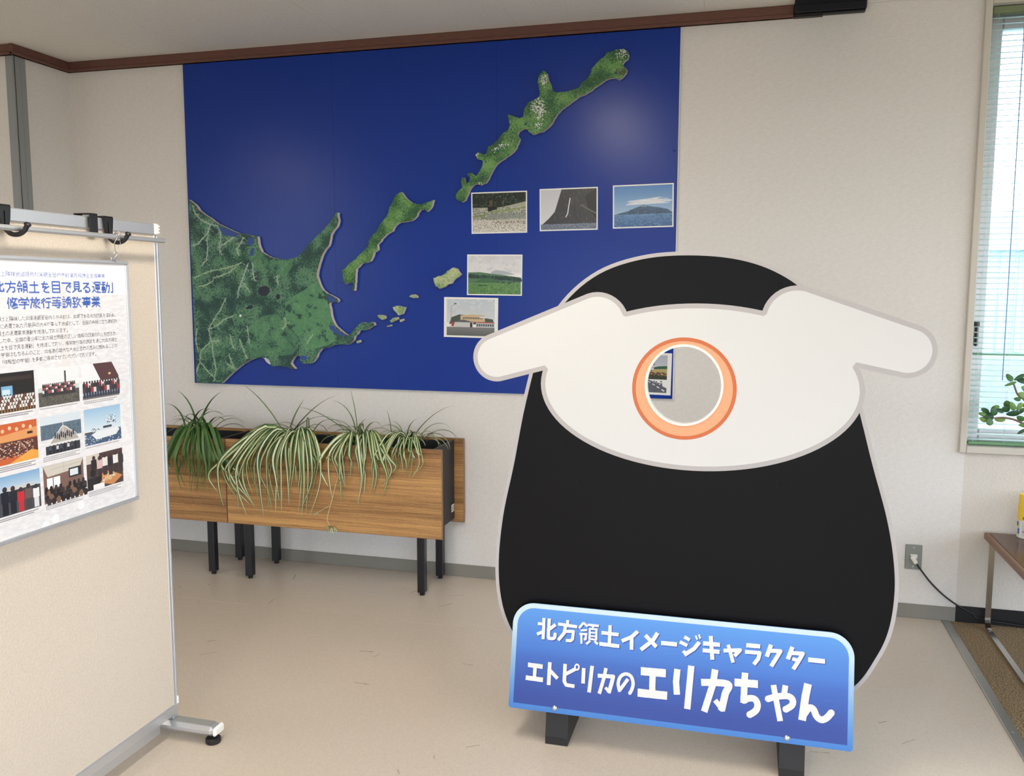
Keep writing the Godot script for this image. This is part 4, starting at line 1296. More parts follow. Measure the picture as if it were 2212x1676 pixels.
func build_planters() -> void:
	var wm := image_mat("planter_wood", wood_image(31), 0.5)
	var wm2 := image_mat("planter_wood_second", wood_image(41), 0.5)
	var specs := [[0.424, 1.640, 0.380, 0.311, 0.767, wm, "wood-fronted planter box on black legs with a black end plate"], [-0.765, 0.412, 0.366, 0.306, 0.762, wm2, "wood-fronted planter box on black legs in the corner, behind the display panel"]]
	for s in specs:
		var x0: float = s[0]
		var x1: float = s[1]
		var zf: float = s[2]
		var y0: float = s[3]
		var y1: float = s[4]
		var o := thing("planter_box", s[6], "planter", Vector3((x0 + x1) * 0.5, 0.0, 0.2), "wooden planter boxes")
		for side in 2:
			var za := zf - 0.02 if side == 0 else 0.014
			var zb := zf if side == 0 else 0.034
			var st := st_new()
			var bv := 0.0015
			prism(st, PackedVector2Array([Vector2(x0 + bv, y0 + bv), Vector2(x1 - bv, y0 + bv), Vector2(x1 - bv, y1 - bv), Vector2(x0 + bv, y1 - bv)]), za, zb, true, false, true, Vector2(x0, y0), Vector2(1.216, 0.456))
			part("front_panel" if side == 0 else "back_panel", st, s[5], o)
			var es := st_new()
			var c := [Vector2(x0, y0), Vector2(x1, y0), Vector2(x1, y1), Vector2(x0, y1)]
			for i in 4:
				var a: Vector2 = c[i]
				var b: Vector2 = c[(i + 1) % 4]
				var m2 := (a + b) * 0.5 - Vector2((x0 + x1) * 0.5, (y0 + y1) * 0.5)
				var out := Vector3(m2.x, 0, 0) if i % 2 == 1 else Vector3(0, m2.y, 0)
				quad(es, Vector3(a.x, a.y, za + bv), Vector3(b.x, b.y, za + bv), Vector3(b.x, b.y, zb - bv), Vector3(a.x, a.y, zb - bv), out)
				var ia := a + (Vector2((x0 + x1) * 0.5, (y0 + y1) * 0.5) - a).sign() * bv
				var ib := b + (Vector2((x0 + x1) * 0.5, (y0 + y1) * 0.5) - b).sign() * bv
				quad(es, Vector3(a.x, a.y, zb - bv), Vector3(b.x, b.y, zb - bv), Vector3(ib.x, ib.y, zb), Vector3(ia.x, ia.y, zb), out + Vector3.BACK)
				quad(es, Vector3(a.x, a.y, za + bv), Vector3(b.x, b.y, za + bv), Vector3(ib.x, ib.y, za), Vector3(ia.x, ia.y, za), out + Vector3.FORWARD)
			part("edge_banding", es, mat("wood_edge", rgb(146, 110, 76), 0.6), o)
		# black trough between the panels
		var bx0 := x0 + 0.05
		var bx1 := x1 - 0.052
		var z0 := 0.0345
		var z1 := zf - 0.0205
		var tr := st_new()
		bx(tr, Vector3(bx0, y0 + 0.02, z0), Vector3(bx0 + 0.012, y1 - 0.006, z1), 0.002)
		bx(tr, Vector3(bx1 - 0.012, y0 + 0.02, z0), Vector3(bx1, y1 - 0.006, z1), 0.002)
		bx(tr, Vector3(bx0 + 0.0121, y0 + 0.02, z0), Vector3(bx1 - 0.0121, y0 + 0.03, z1), 0.001)
		bx(tr, Vector3(bx0 + 0.0121, y0 + 0.031, z0), Vector3(bx1 - 0.0121, y1 - 0.012, z0 + 0.012), 0.001)
		bx(tr, Vector3(bx0 + 0.0121, y0 + 0.031, z1 - 0.012), Vector3(bx1 - 0.0121, y1 - 0.012, z1), 0.001)
		part("trough", tr, mats["planter_black"], o)
		part("soil", box_st(bx0 + 0.0125, bx1 - 0.0125, y0 + 0.04, y1 - 0.075, z0 + 0.0125, z1 - 0.0125, 0.004), mats["soil"], o)
		for lx in [x0 + 0.098, x1 - 0.126]:
			for lz in [0.062, zf - 0.046]:
				var l := part("leg", box_st(lx - 0.02, lx + 0.02, 0.016, y0 + 0.0195, lz - 0.02, lz + 0.02, 0.003), mats["black_gloss"], o)
				var ft := st_new()
				lathe(ft, Vector3(lx, 0.0, lz), [Vector2(0.0, 0.0), Vector2(0.013, 0.0), Vector2(0.013, 0.010), Vector2(0.008, 0.0159), Vector2(0.0, 0.0159)], 14)
				part("glide", ft, mats["black_plastic"], l)
		if x0 > 0.0:
			var stk := part("sticker", box_st(bx1, bx1 + 0.0006, 0.375, 0.415, 0.045, 0.085, 0.0), mats["paper"], o)
			stk.set_meta("label", "small white printed sticker")
			for r in 4:
				part("print_line", box_st(bx1 + 0.0006, bx1 + 0.0008, 0.381 + r * 0.008, 0.385 + r * 0.008, 0.05, 0.08 - 0.006 * (r % 2), 0.0), mats["black_plastic"], stk)
	spider_plants()

# one leaf: an arching strip, green with pale stripe, that hangs over the front board
func leaf_strip(start: Vector3, dir: Vector3, rise: float, length: float, width: float, droop: float, green: Color, pale: Color, share: float, front: float, top: float) -> SurfaceTool:
	var st := st_new()
	var n := 16
	var p := start
	var flat := Vector3(dir.x, 0, dir.z).normalized()
	var ang := rise
	var pts := []
	var step := length / n
	for i in n + 1:
		pts.append(p)
		var d := flat * cos(ang) + Vector3.UP * sin(ang)
		p += d * step
		ang -= droop * (0.35 + 1.3 * float(i) / n) / n
		ang = maxf(ang, -PI / 2 - 0.12)
		if p.y < top + 0.006 and p.z < front and p.z > front - 0.045:
			p.z = front + 0.002
		if p.y < top and p.z >= front - 0.001 and p.z < front + 0.004:
			p.z = front + 0.004
	var side := flat.cross(Vector3.UP).normalized()
	var cols := [-1.0, -share, -share * 0.98, share * 0.98, share, 1.0]
	var tint := [green, green, pale, pale, green, green]
	var rows := []
	var rown := []
	for i in n + 1:
		var t := float(i) / n
		var w := width * 0.5 * minf(1.0, 0.55 + t * 2.2) * (1.0 - pow(t, 3.2)) + 0.0006
		var d: Vector3 = (pts[mini(i + 1, n)] - pts[maxi(i - 1, 0)]).normalized()
		var s := (side - d * side.dot(d)).normalized()
		var up := s.cross(d).normalized()
		if up.y < 0.0 and absf(d.y) < 0.9:
			up = -up
		var r := []
		for c in cols:
			r.append(pts[i] + s * w * c + up * absf(c) * w * 0.35)
		rows.append(r)
		rown.append(up)
	for i in n:
		for c in 5:
			var quadp := [rows[i][c], rows[i][c + 1], rows[i + 1][c + 1], rows[i + 1][c]]
			var qn := [rown[i], rown[i], rown[i + 1], rown[i + 1]]
			var qt := [tint[c], tint[c + 1], tint[c + 1], tint[c]]
			var f: Vector3 = (quadp[0] - quadp[2]).cross(quadp[0] - quadp[1])
			for order in ([[0, 1, 2], [0, 2, 3]] if f.dot(qn[0]) >= 0.0 else [[0, 2, 1], [0, 3, 2]]):
				for v in order:
					st.set_color(qt[v])
					st.set_normal(qn[v])
					st.add_vertex(quadp[v])
	return st

# a leaf along given points, its flat side turned outwards from the board
func leaf_path(pts: Array, width: float, green: Color, pale: Color, share: float) -> SurfaceTool:
	var st := st_new()
	var n := pts.size() - 1
	var cols := [-1.0, -share, -share * 0.98, share * 0.98, share, 1.0]
	var tint := [green, green, pale, pale, green, green]
	var twist := rng.randf_range(-0.5, 0.5)
	var rows := []
	var rown := []
	for i in n + 1:
		var t := float(i) / n
		var w := width * 0.5 * minf(1.0, 0.45 + t * 2.4) * (1.0 - pow(t, 3.0)) + 0.0006
		var d: Vector3 = (pts[mini(i + 1, n)] - pts[maxi(i - 1, 0)]).normalized()
		var out := Vector3(twist, 0.6, 1.0)
		out = (out - d * out.dot(d)).normalized()
		var s := out.cross(d).normalized()
		var r := []
		for c in cols:
			r.append(pts[i] + s * w * c + out * absf(c) * w * 0.3)
		rows.append(r)
		rown.append(out)
	for i in n:
		for c in 5:
			var qp := [rows[i][c], rows[i][c + 1], rows[i + 1][c + 1], rows[i + 1][c]]
			var qn := [rown[i], rown[i], rown[i + 1], rown[i + 1]]
			var qt := [tint[c], tint[c + 1], tint[c + 1], tint[c]]
			var f: Vector3 = (qp[0] - qp[2]).cross(qp[0] - qp[1])
			for order in ([[0, 1, 2], [0, 2, 3]] if f.dot(qn[0]) >= 0.0 else [[0, 2, 1], [0, 3, 2]]):
				for v in order:
					st.set_color(qt[v])
					st.set_normal(qn[v])
					st.add_vertex(qp[v])
	return st

func lin(r: int, g: int, b: int) -> Color:
	return Color8(r, g, b).srgb_to_linear()

func spider_plants() -> void:
	var green := [lin(62, 98, 50), lin(78, 114, 58), lin(52, 86, 48), lin(90, 122, 66)]
	var pale := [lin(212, 214, 168), lin(226, 226, 190), lin(196, 202, 150)]
	var plain := [lin(78, 114, 58), lin(92, 126, 70), lin(120, 146, 90)]      # the plant in the corner is a kind with hardly any stripe
	# crown x, crown z, leaves, spread to the left and right, longest, label
	# crown x, crown z, hanging leaves, [picture columns they span, rows of their tips], crown column, width, dark
	var plants := [
		[0.215, 0.25, 40, [352, 486, 1000, 1072], 420, 0.85, true, "dense plain green spider plant half hidden by the display panel"],
		[0.815, 0.25, 46, [476, 694, 1030, 1128], 618, 1.0, false, "large striped spider plant with the longest leaves hanging over the planter"],
		[1.165, 0.25, 24, [700, 838, 1000, 1096], 765, 0.9, false, "striped spider plant trailing a runner with two plantlets"],
		[1.43, 0.24, 24, [806, 912, 985, 1050], 872, 0.62, false, "small striped spider plant nearest the black end plate"],
	]
	for s in plants:
		var c := Vector3(s[0], 0.735, s[1])
		var o := thing("spider_plant", s[7], "plant", c, "spider plants in the planters")
		var zf := 0.385 if s[0] > 0.42 else 0.371
		var top := 0.772
		var g: Array = green
		var pl: Array = plain if s[6] else pale
		for i in 22:      # leaves that stay round the crown
			var a := rng.randf_range(-PI, PI) if i < 12 else rng.randf_range(-1.5, 1.5)
			var dir := Vector3(sin(a), 0, cos(a) * 0.6)
			var start := c + Vector3(rng.randf_range(-0.04, 0.04), rng.randf_range(0.0, 0.03), rng.randf_range(-0.03, 0.03))
			var st := leaf_strip(start, dir, rng.randf_range(0.7, 1.3), rng.randf_range(0.14, 0.26), rng.randf_range(0.011, 0.017), rng.randf_range(1.6, 2.9), g[rng.randi() % g.size()], pl[rng.randi() % pl.size()], 0.45 if not s[6] else 0.2, zf, top)
			part("leaf", st, mats["leaf"], o)
		var hang: Array = s[3]
		for i in int(s[2]):      # leaves that arch over the front board and hang
			var t := (i + rng.randf()) / float(s[2])
			var sx: float = lerpf(hang[0], hang[1], t) + rng.randf_range(-6, 6)
			var away: float = (sx - s[4]) / (hang[1] - hang[0])
			var sy: float = 962 + absf(away) * 34.0 + rng.randf_range(0, 20)
			var tx: float = sx + (s[4] - sx) * rng.randf_range(-0.12, 0.38) + rng.randf_range(-8, 8)
			var ty: float = lerpf(hang[2], hang[3], pow(rng.randf(), 0.8)) - absf(away) * 30.0
			var S3 := wp(sx, sy, zf + rng.randf_range(0.025, 0.065))
			var T3 := wp(tx, ty, zf + rng.randf_range(0.010, 0.030))
			var C3 := c + Vector3(rng.randf_range(-0.035, 0.035), rng.randf_range(0.0, 0.03), rng.randf_range(0.0, 0.06))
			var A3 := C3.lerp(S3, 0.5)
			A3.y = maxf(A3.y, 0.80) + rng.randf_range(0.0, 0.045)
			var M3 := S3.lerp(T3, 0.5)
			M3.x += (S3.x - C3.x) * rng.randf_range(0.05, 0.22)
			M3.z = maxf(M3.z, zf + 0.012)
			var st := leaf_path(curve3([C3, A3, S3, M3, T3], 5), rng.randf_range(0.012, 0.022) * s[5], g[rng.randi() % g.size()], pl[rng.randi() % pl.size()], rng.randf_range(0.3, 0.6) if not s[6] else 0.2)
			part("leaf", st, mats["leaf"], o)
	var find := func(k: int) -> Node3D:
		return get_node("spider_plant" if k == 0 else "spider_plant_%03d" % k)
	# tall leaves that stand out against the wall
	var tall := [[0, 430, 925, 480, 848, 0.9, 0.9], [0, 425, 930, 392, 848, 0.4, 1.0], [0, 420, 930, 488, 890, 1.0, 1.9], [0, 415, 925, 455, 880, 0.8, 1.7], [0, 400, 930, 365, 870, 0.8, 1.6],
		[1, 618, 945, 540, 838, 0.6, 0.5], [1, 625, 945, 722, 858, 0.6, 0.6], [1, 622, 945, 655, 870, 0.5, 0.4], [1, 622, 945, 720, 900, 0.8, 1.2],
		[2, 768, 940, 730, 862, 0.7, 1.5], [2, 772, 940, 768, 850, 0.1, 0.2], [2, 775, 935, 785, 905, 0.3, 1.0], [2, 760, 930, 660, 880, 0.8, 0.6],
		[3, 890, 935, 978, 877, 0.8, 0.8], [3, 845, 930, 838, 893, 0.2, 0.2], [3, 880, 935, 900, 905, 0.8, 1.2], [3, 900, 940, 985, 965, 1.0, 2.4], [3, 915, 940, 998, 945, 1.0, 2.2], [3, 870, 930, 868, 905, 0.6, 1.4]]
	for t in tall:
		var o: Node3D = find.call(t[0])
		var a := wp(t[1], t[2], 0.2)
		var b := wp(t[3], t[4], 0.2)
		a.y = minf(a.y, 0.78)
		var L := (b - a).length() * 1.12
		var d := b - a
		var ang: float = atan2(d.y, absf(d.x)) + t[6] * 0.30
		var dir := Vector3(signf(d.x), 0, 0.12)
		var isd: bool = t[0] == 0
		var st := leaf_strip(a, dir, minf(ang, 1.5), L, 0.017, t[6], green[1], plain[0] if isd else pale[0], 0.22 if isd else 0.4, 0.385, 0.772)
		part("leaf", st, mats["leaf"], o)
	# runner with two plantlets in front of the board
	var o2: Node3D = find.call(2)
	var r := st_new()
	var path := []
	for q in [[752, 945, 0.33], [748, 962, 0.40], [735, 1010, 0.402], [722, 1060, 0.402], [713, 1095, 0.402], [707, 1122, 0.405], [716, 1140, 0.41]]:
		path.append(wp(q[0], q[1], q[2]))
	tube(r, curve3(path, 5), 0.0018, 6)
	var run := part("runner", r, mats["runner"], o2)
	r = st_new()
	path = []
	for q in [[711, 1093, 0.402], [698, 1100, 0.404], [684, 1108, 0.405]]:
		path.append(wp(q[0], q[1], q[2]))
	tube(r, curve3(path, 4), 0.0013, 6)
	part("runner", r, mats["runner"], o2)
	for q in [[718, 1140, 0.41, 18, 0.055], [683, 1108, 0.406, 9, 0.024]]:
		var c := wp(q[0], q[1], q[2])
		for i in q[3]:
			var a: float = TAU * i / q[3] + rng.randf_range(-0.2, 0.2)
			var st := leaf_strip(c, Vector3(sin(a), 0, absf(cos(a)) * 0.5 + 0.12), rng.randf_range(0.2, 1.0), q[4] * rng.randf_range(0.7, 1.1), 0.005, rng.randf_range(2.0, 3.6), green[3], pale[1], 0.55, 0.385, -1.0)
			part("plantlet_leaf", st, mats["leaf"], run)


# ---------------------------------------------------------------- display panel, hanging rail, poster
func build_panel() -> void:
	var z0 := 1.887
	var z1 := 3.09
	var y0 := 0.084
	var y1 := 1.765
	var o := thing("display_panel", "cream cloth display partition in an aluminium frame on flat feet", "partition", Vector3(1.185, 0.0, (z0 + z1) * 0.5))
	part("cloth_board", box_st(1.172, 1.198, y0 + 0.03, y1 - 0.03, z0 + 0.018, z1 - 0.018, 0.001), mats["panel_cloth"], o)
	for z in [z0, z1 - 0.02]:
		var st := st_new()
		bx(st, Vector3(1.168, y0 + 0.03, z), Vector3(1.202, y1 - 0.036, z + 0.0095), 0.002)
		bx(st, Vector3(1.170, y0 + 0.03, z + 0.0096), Vector3(1.2, y1 - 0.036, z + 0.02), 0.002)
		part("side_rail", st, mats["aluminium"], o)
	part("top_rail", box_st(1.166, 1.204, y1 - 0.036, y1, z0 + 0.021, z1 - 0.021, 0.003), mats["aluminium"], o)
	part("bottom_rail", box_st(1.166, 1.204, y0, y0 + 0.036, z0 + 0.006, z1 - 0.006, 0.003), mats["aluminium"], o)
	for z in [z0 - 0.001, z1 - 0.021]:
		var cp := st_new()
		bx(cp, Vector3(1.164, y1 - 0.036, z), Vector3(1.206, y1 + 0.001, z + 0.0215), 0.004)
		for k in 3:
			bx(cp, Vector3(1.163, y1 - 0.030 + k * 0.010, z - 0.001), Vector3(1.2072, y1 - 0.024 + k * 0.010, z + 0.01), 0.001)
		part("corner_cap", cp, mats["white_plastic"], o)
	part("corner_cap", box_st(1.167, 1.205, y0 + 0.034, y0 + 0.062, z0 - 0.002, z0 + 0.006, 0.002), mats["white_plastic"], o)
	part("stretcher", box_st(1.150, 1.172, 0.03, 0.07, z0 + 0.06, z1 - 0.06, 0.003), mats["aluminium"], o)
	for z in [z0 + 0.012, z1 - 0.06]:
		var ft := st_new()
		bx(ft, Vector3(0.99, 0.032, z - 0.03), Vector3(1.362, 0.066, z + 0.03), 0.012)
		var f := part("foot_bar", ft, mats["aluminium"], o)
		part("pad", box_st(1.0, 1.345, 0.0661, 0.068, z - 0.018, z + 0.018, 0.0005), mat("pad_grey", rgb(150, 152, 148), 0.6), f)
		part("end_cap", box_st(1.3575, 1.374, 0.033, 0.0655, z - 0.029, z + 0.029, 0.011), mats["white_plastic"], f)
		part("post", box_st(1.172, 1.198, 0.0681, y0 - 0.0005, z - 0.012, z + 0.012, 0.002), mats["aluminium"], f)
		for x in [1.345, 1.012]:
			var gl := st_new()
			lathe(gl, Vector3(x, 0.0, z), [Vector2(0.0, 0.0), Vector2(0.024, 0.0), Vector2(0.026, 0.004), Vector2(0.026, 0.016), Vector2(0.022, 0.02), Vector2(0.01, 0.02), Vector2(0.01, 0.0315), Vector2(0.0, 0.0315)], 22)
			part("glide", gl, mats["black_plastic"], f)
	# hanging rail carried by black hooks over the top of the panel
	var rail := st_new()
	tube(rail, [Vector3(1.243, 1.709, 1.915), Vector3(1.243, 1.709, 3.06)], 0.0075, 14)
	var rl := part("hanging_rail", rail, mats["aluminium"])
	tag(rl, "round metal hanging rail in front of the display panel's top", "rail")
	var hooks := [[2.13, "black plastic rail hook on the panel top, beside the wire clip"], [2.512, "black plastic rail hook on the panel top, farther from the wire clip"]]
	for h in hooks:
		var z: float = h[0]
		var k := thing("rail_hook", h[1], "hook", Vector3(1.2, 1.765, z), "rail hooks on the panel")
		var st := st_new()
		bx(st, Vector3(1.157, 1.767, z - 0.019), Vector3(1.214, 1.771, z + 0.019), 0.0015)
		bx(st, Vector3(1.157, 1.70, z - 0.019), Vector3(1.1615, 1.7669, z + 0.019), 0.0015)
		part("saddle", st, mats["black_plastic"], k)
		st = st_new()
		var taper := [[1.7669, 0.019], [1.735, 0.016], [1.706, 0.009]]
		for i in 2:
			var a: Array = taper[i]
			var b: Array = taper[i + 1]
			for x in [1.2075, 1.2135]:
				quad(st, Vector3(x, a[0], z - a[1]), Vector3(x, a[0], z + a[1]), Vector3(x, b[0], z + b[1]), Vector3(x, b[0], z - b[1]), Vector3(x - 1.21, 0, 0))
			for s in [-1.0, 1.0]:
				quad(st, Vector3(1.2075, a[0], z + s * a[1]), Vector3(1.2135, a[0], z + s * a[1]), Vector3(1.2135, b[0], z + s * b[1]), Vector3(1.2075, b[0], z + s * b[1]), Vector3(0, 0, s))
		quad(st, Vector3(1.2075, 1.706, z - 0.009), Vector3(1.2135, 1.706, z - 0.009), Vector3(1.2135, 1.706, z + 0.009), Vector3(1.2075, 1.706, z + 0.009), Vector3.DOWN)
		bx(st, Vector3(1.2136, 1.712, z - 0.003), Vector3(1.217, 1.755, z + 0.003), 0.001)
		part("strap", st, mats["black_plastic"], k)
		st = st_new()
		tube(st, curve3([Vector3(1.2105, 1.709, z), Vector3(1.224, 1.6955, z - 0.004), Vector3(1.243, 1.6935, z - 0.008), Vector3(1.258, 1.702, z - 0.012), Vector3(1.266, 1.716, z - 0.015)], 5), 0.0065, 10)
		part("arm", st, mats["black_plastic"], k)
		st = st_new()
		lathe(st, Vector3(1.266, 1.716, z - 0.015), [Vector2(0.0, -0.003), Vector2(0.008, 0.0), Vector2(0.0095, 0.004), Vector2(0.006, 0.008), Vector2(0.0, 0.009)], 14, Basis(Vector3(0, 0, 1), -0.5))
		part("tip", st, mats["black_plastic"], k)
	var spare := st_new()
	var zz := 2.193
	bx(spare, Vector3(1.157, 1.7715, zz - 0.017), Vector3(1.2135, 1.7745, zz + 0.017), 0.001)
	bx(spare, Vector3(1.2105, 1.715, zz - 0.017), Vector3(1.2135, 1.7714, zz + 0.017), 0.001)
	bx(spare, Vector3(1.157, 1.715, zz - 0.017), Vector3(1.160, 1.7714, zz + 0.017), 0.001)
	var sp := part("strap_clip", spare, mats["black_plastic"])
	tag(sp, "black strap folded over the panel top, between the two rail hooks", "clip")
	# wire clip and hanger that carry the poster
	var c := thing("wire_clip", "small bent wire clip and hanger holding the poster on the rail", "clip", Vector3(1.243, 1.6, 2.142))
	var zc := 2.142
	for s in [-1.0, 1.0]:
		var st := st_new()
		var ring := []
		for q in 15:
			var a := TAU * q / 14.0
			ring.append(Vector3(1.243 + cos(a) * 0.0105, 1.709 + sin(a) * 0.0105, zc + s * 0.004))
		tube(st, ring, 0.0011, 6)
		tube(st, curve3([Vector3(1.2535, 1.705, zc + s * 0.004), Vector3(1.250, 1.69, zc + s * 0.013), Vector3(1.246, 1.68, zc + s * 0.008), Vector3(1.243, 1.664, zc + s * 0.003)], 5), 0.0011, 6)
		tube(st, curve3([Vector3(1.234, 1.714, zc + s * 0.004), Vector3(1.246, 1.725, zc + s * 0.010), Vector3(1.250, 1.717, zc + s * 0.014)], 5), 0.0011, 6)
		part("wire_loop", st, mats["chrome"], c)
	var hk := st_new()
	tube(hk, curve3([Vector3(1.243, 1.658, zc + 0.009), Vector3(1.243, 1.664, zc + 0.004), Vector3(1.243, 1.660, zc - 0.006), Vector3(1.241, 1.651, zc - 0.001), Vector3(1.238, 1.644, zc + 0.004), Vector3(1.236, 1.637, zc - 0.002), Vector3(1.235, 1.633, zc - 0.008)], 6), 0.0012, 6)
	part("hanger", hk, mats["chrome"], c)
	build_poster()

const PZ_L := 2.6596      # left end of the poster along the panel
const PZ_R := 2.087
const PY0 := 0.900
const PY1 := 1.628
const PW := 1500
const PH := 1907

func build_poster() -> void:
	var o := thing("framed_poster", "framed poster with blue Japanese headings and nine small photos", "poster", Vector3(1.22, PY0, (PZ_L + PZ_R) * 0.5))
	var x := 1.228
	var st := st_new()
	for t in [[Vector2(0, 0), Vector2(1, 0), Vector2(1, 1)], [Vector2(0, 0), Vector2(1, 1), Vector2(0, 1)]]:
		for q in t:
			st.set_uv(q)
			st.set_normal(Vector3.RIGHT)
			st.add_vertex(Vector3(x, lerpf(PY1, PY0, q.y), lerpf(PZ_L, PZ_R, q.x)))
	part("sheet", st, image_mat("poster_print", poster_image(), 0.35), o)
	part("backing", box_st(x - 0.008, x - 0.0008, PY0 - 0.006, PY1 + 0.006, PZ_R - 0.006, PZ_L + 0.006, 0.001), mats["white_edge"], o)
	var fw := 0.011
	for e in [[PY1 - 0.001, PY1 + fw, PZ_R - fw, PZ_L + fw], [PY0 - fw, PY0 + 0.001, PZ_R - fw, PZ_L + fw]]:
		var s := st_new()
		bx(s, Vector3(x - 0.010, e[0], e[2]), Vector3(x + 0.004, e[1], e[3]), 0.002)
		bx(s, Vector3(x + 0.0041, e[0] + 0.0035, e[2]), Vector3(x + 0.006, e[1] - 0.0035, e[3]), 0.0008)
		part("frame_bar", s, mats["aluminium"], o)
	for e in [[PZ_R - fw, PZ_R + 0.001], [PZ_L - 0.001, PZ_L + fw]]:
		var s := st_new()
		bx(s, Vector3(x - 0.010, PY0 + 0.0012, e[0]), Vector3(x + 0.004, PY1 - 0.0012, e[1]), 0.002)
		bx(s, Vector3(x + 0.0041, PY0 + 0.0012, e[0] + 0.0035), Vector3(x + 0.006, PY1 - 0.0012, e[1] - 0.0035), 0.0008)
		part("frame_bar", s, mats["aluminium"], o)
	part("hanging_tab", box_st(x - 0.004, x + 0.004, PY1 + fw + 0.0002, PY1 + fw + 0.010, 2.125, 2.150, 0.001), mats["bolt"], o)

func S(s: float) -> float:      # poster column in print pixels
	return (s + 0.17) / 1.112 * PW

func T(t: float) -> float:
	return t * 0.732 / 0.728 * PH

func poster_image() -> Image:
	var im := Image.create_empty(PW, PH, false, Image.FORMAT_RGB8)
	im.fill(rgb(240, 238, 238))
	var n := FastNoiseLite.new()
	n.seed = 5
	n.frequency = 0.02
	n.fractal_octaves = 4
	for y in range(int(T(0.126)), PH, 6):
		for x in range(0, PW, 10):
			var v := n.get_noise_2d(x * 0.5, y * 1.6)
			box2(im, x, y, x + 10, y + 6, rgb(216, 215, 219).lerp(rgb(232, 231, 233), clampf(0.5 + v * 0.9, 0.0, 1.0)))
	# faint ship printed behind the text
	fill(im, PackedVector2Array([Vector2(S(0.43), T(0.06)), Vector2(S(0.455), T(0.06)), Vector2(S(0.47), T(0.40)), Vector2(S(0.40), T(0.40))]), rgb(222, 219, 219))
	line(im, [Vector2(S(0.25), T(0.46)), Vector2(S(0.40), T(0.34))], 6, rgb(238, 238, 238))
	line(im, [Vector2(S(0.60), T(0.46)), Vector2(S(0.47), T(0.34))], 6, rgb(238, 238, 238))
	for k in 18:
		var a := Vector2(S(0.84 + 0.006 * k), T(0.62 + 0.008 * k))
		line(im, [a, a + Vector2(22, 420)], 3, rgb(240, 240, 242))
	for q in [[0.49, 0.955], [0.30, 0.975], [0.23, 0.99]]:
		dot(im, Vector2(S(q[0]), T(q[1])), 34, rgb(240, 238, 240))
	box2(im, 0, T(0.745), PW, T(0.76), rgb(226, 223, 226))
	# headings and text
	var blue := rgb(84, 110, 186)
	text(im, "北方領土隣接地域振興対策根室管内市町連絡協議会主催事業", S(-0.055), T(0.0415), S(0.769), T(0.0575), 2.6, blue)
	for p in 2:
		var d := 4.0 if p == 0 else 0.0
		var c := rgb(176, 178, 196) if p == 0 else rgb(52, 92, 178)
		text(im, "「北方領土を目で見る運動」", S(-0.095) + d, T(0.0755) + d, S(0.883) + d, T(0.115) + d, 9.2, c)
		text(im, "修学旅行等誘致事業", S(0.062) + d, T(0.1335) + d, S(0.722) + d, T(0.1725) + d, 8.6, c)
	var ink := rgb(66, 62, 66)
	var rows := [["北方領土と隣接した北海道根室管内１市４町は、故郷である北方四島を追われ、", 0.2085, 0.862], ["に送還された元島民の大半が暮らす地域として、全国の先頭に立ち積極的", 0.2340, 0.850], ["北方領土の返還要求運動を推進しております。", 0.2600, 0.476], ["こうした中、全国の青少年に北方領土問題の正しい理解の認識の向上を図る為、", 0.2845, 0.862], ["「北方領土を目で見る運動」を推進しており、修学旅行等の誘致を通じた北方領土", 0.3100, 0.846], ["学習はもちろんのこと、北海道の雄大な大地と自然の恵みに触れることの", 0.3350, 0.846], ["できる「体験型の学習」を多数ご提供させていただいております。", 0.3610, 0.684]]
	for r in rows:
		var chars: String = r[0]
		var right: float = r[2]
		var adv := 0.0254
		text(im, chars, S(right - adv * chars.length()), T(r[1] - 0.0075), S(right), T(r[1] + 0.0075), 2.6, ink)
	# nine photographs
	for row in 3:
		for col in 3:
			var x0 := S([-0.085, 0.232, 0.547][col])
			var x1 := S([0.209, 0.523, 0.842][col])
			var y0 := T([0.400, 0.580, 0.766][row])
			var y1 := T([0.541, 0.726, 0.910][row])
			poster_photo(im, row * 3 + col, x0, y0, x1, y1)
			# caption lines below, too small to read
			for k in [2, 1, 2, 3, 3, 1, 2, 3, 3][row * 3 + col]:
				var yy: float = y1 + 12 + k * 13
				var xx := x0 + 10
				while xx < x1 - 30 - 40 * (k % 2):
					box2(im, xx, yy, xx + 4 + (int(xx) % 5), yy + 7, rgb(122, 118, 122))
					xx += 10
	return im

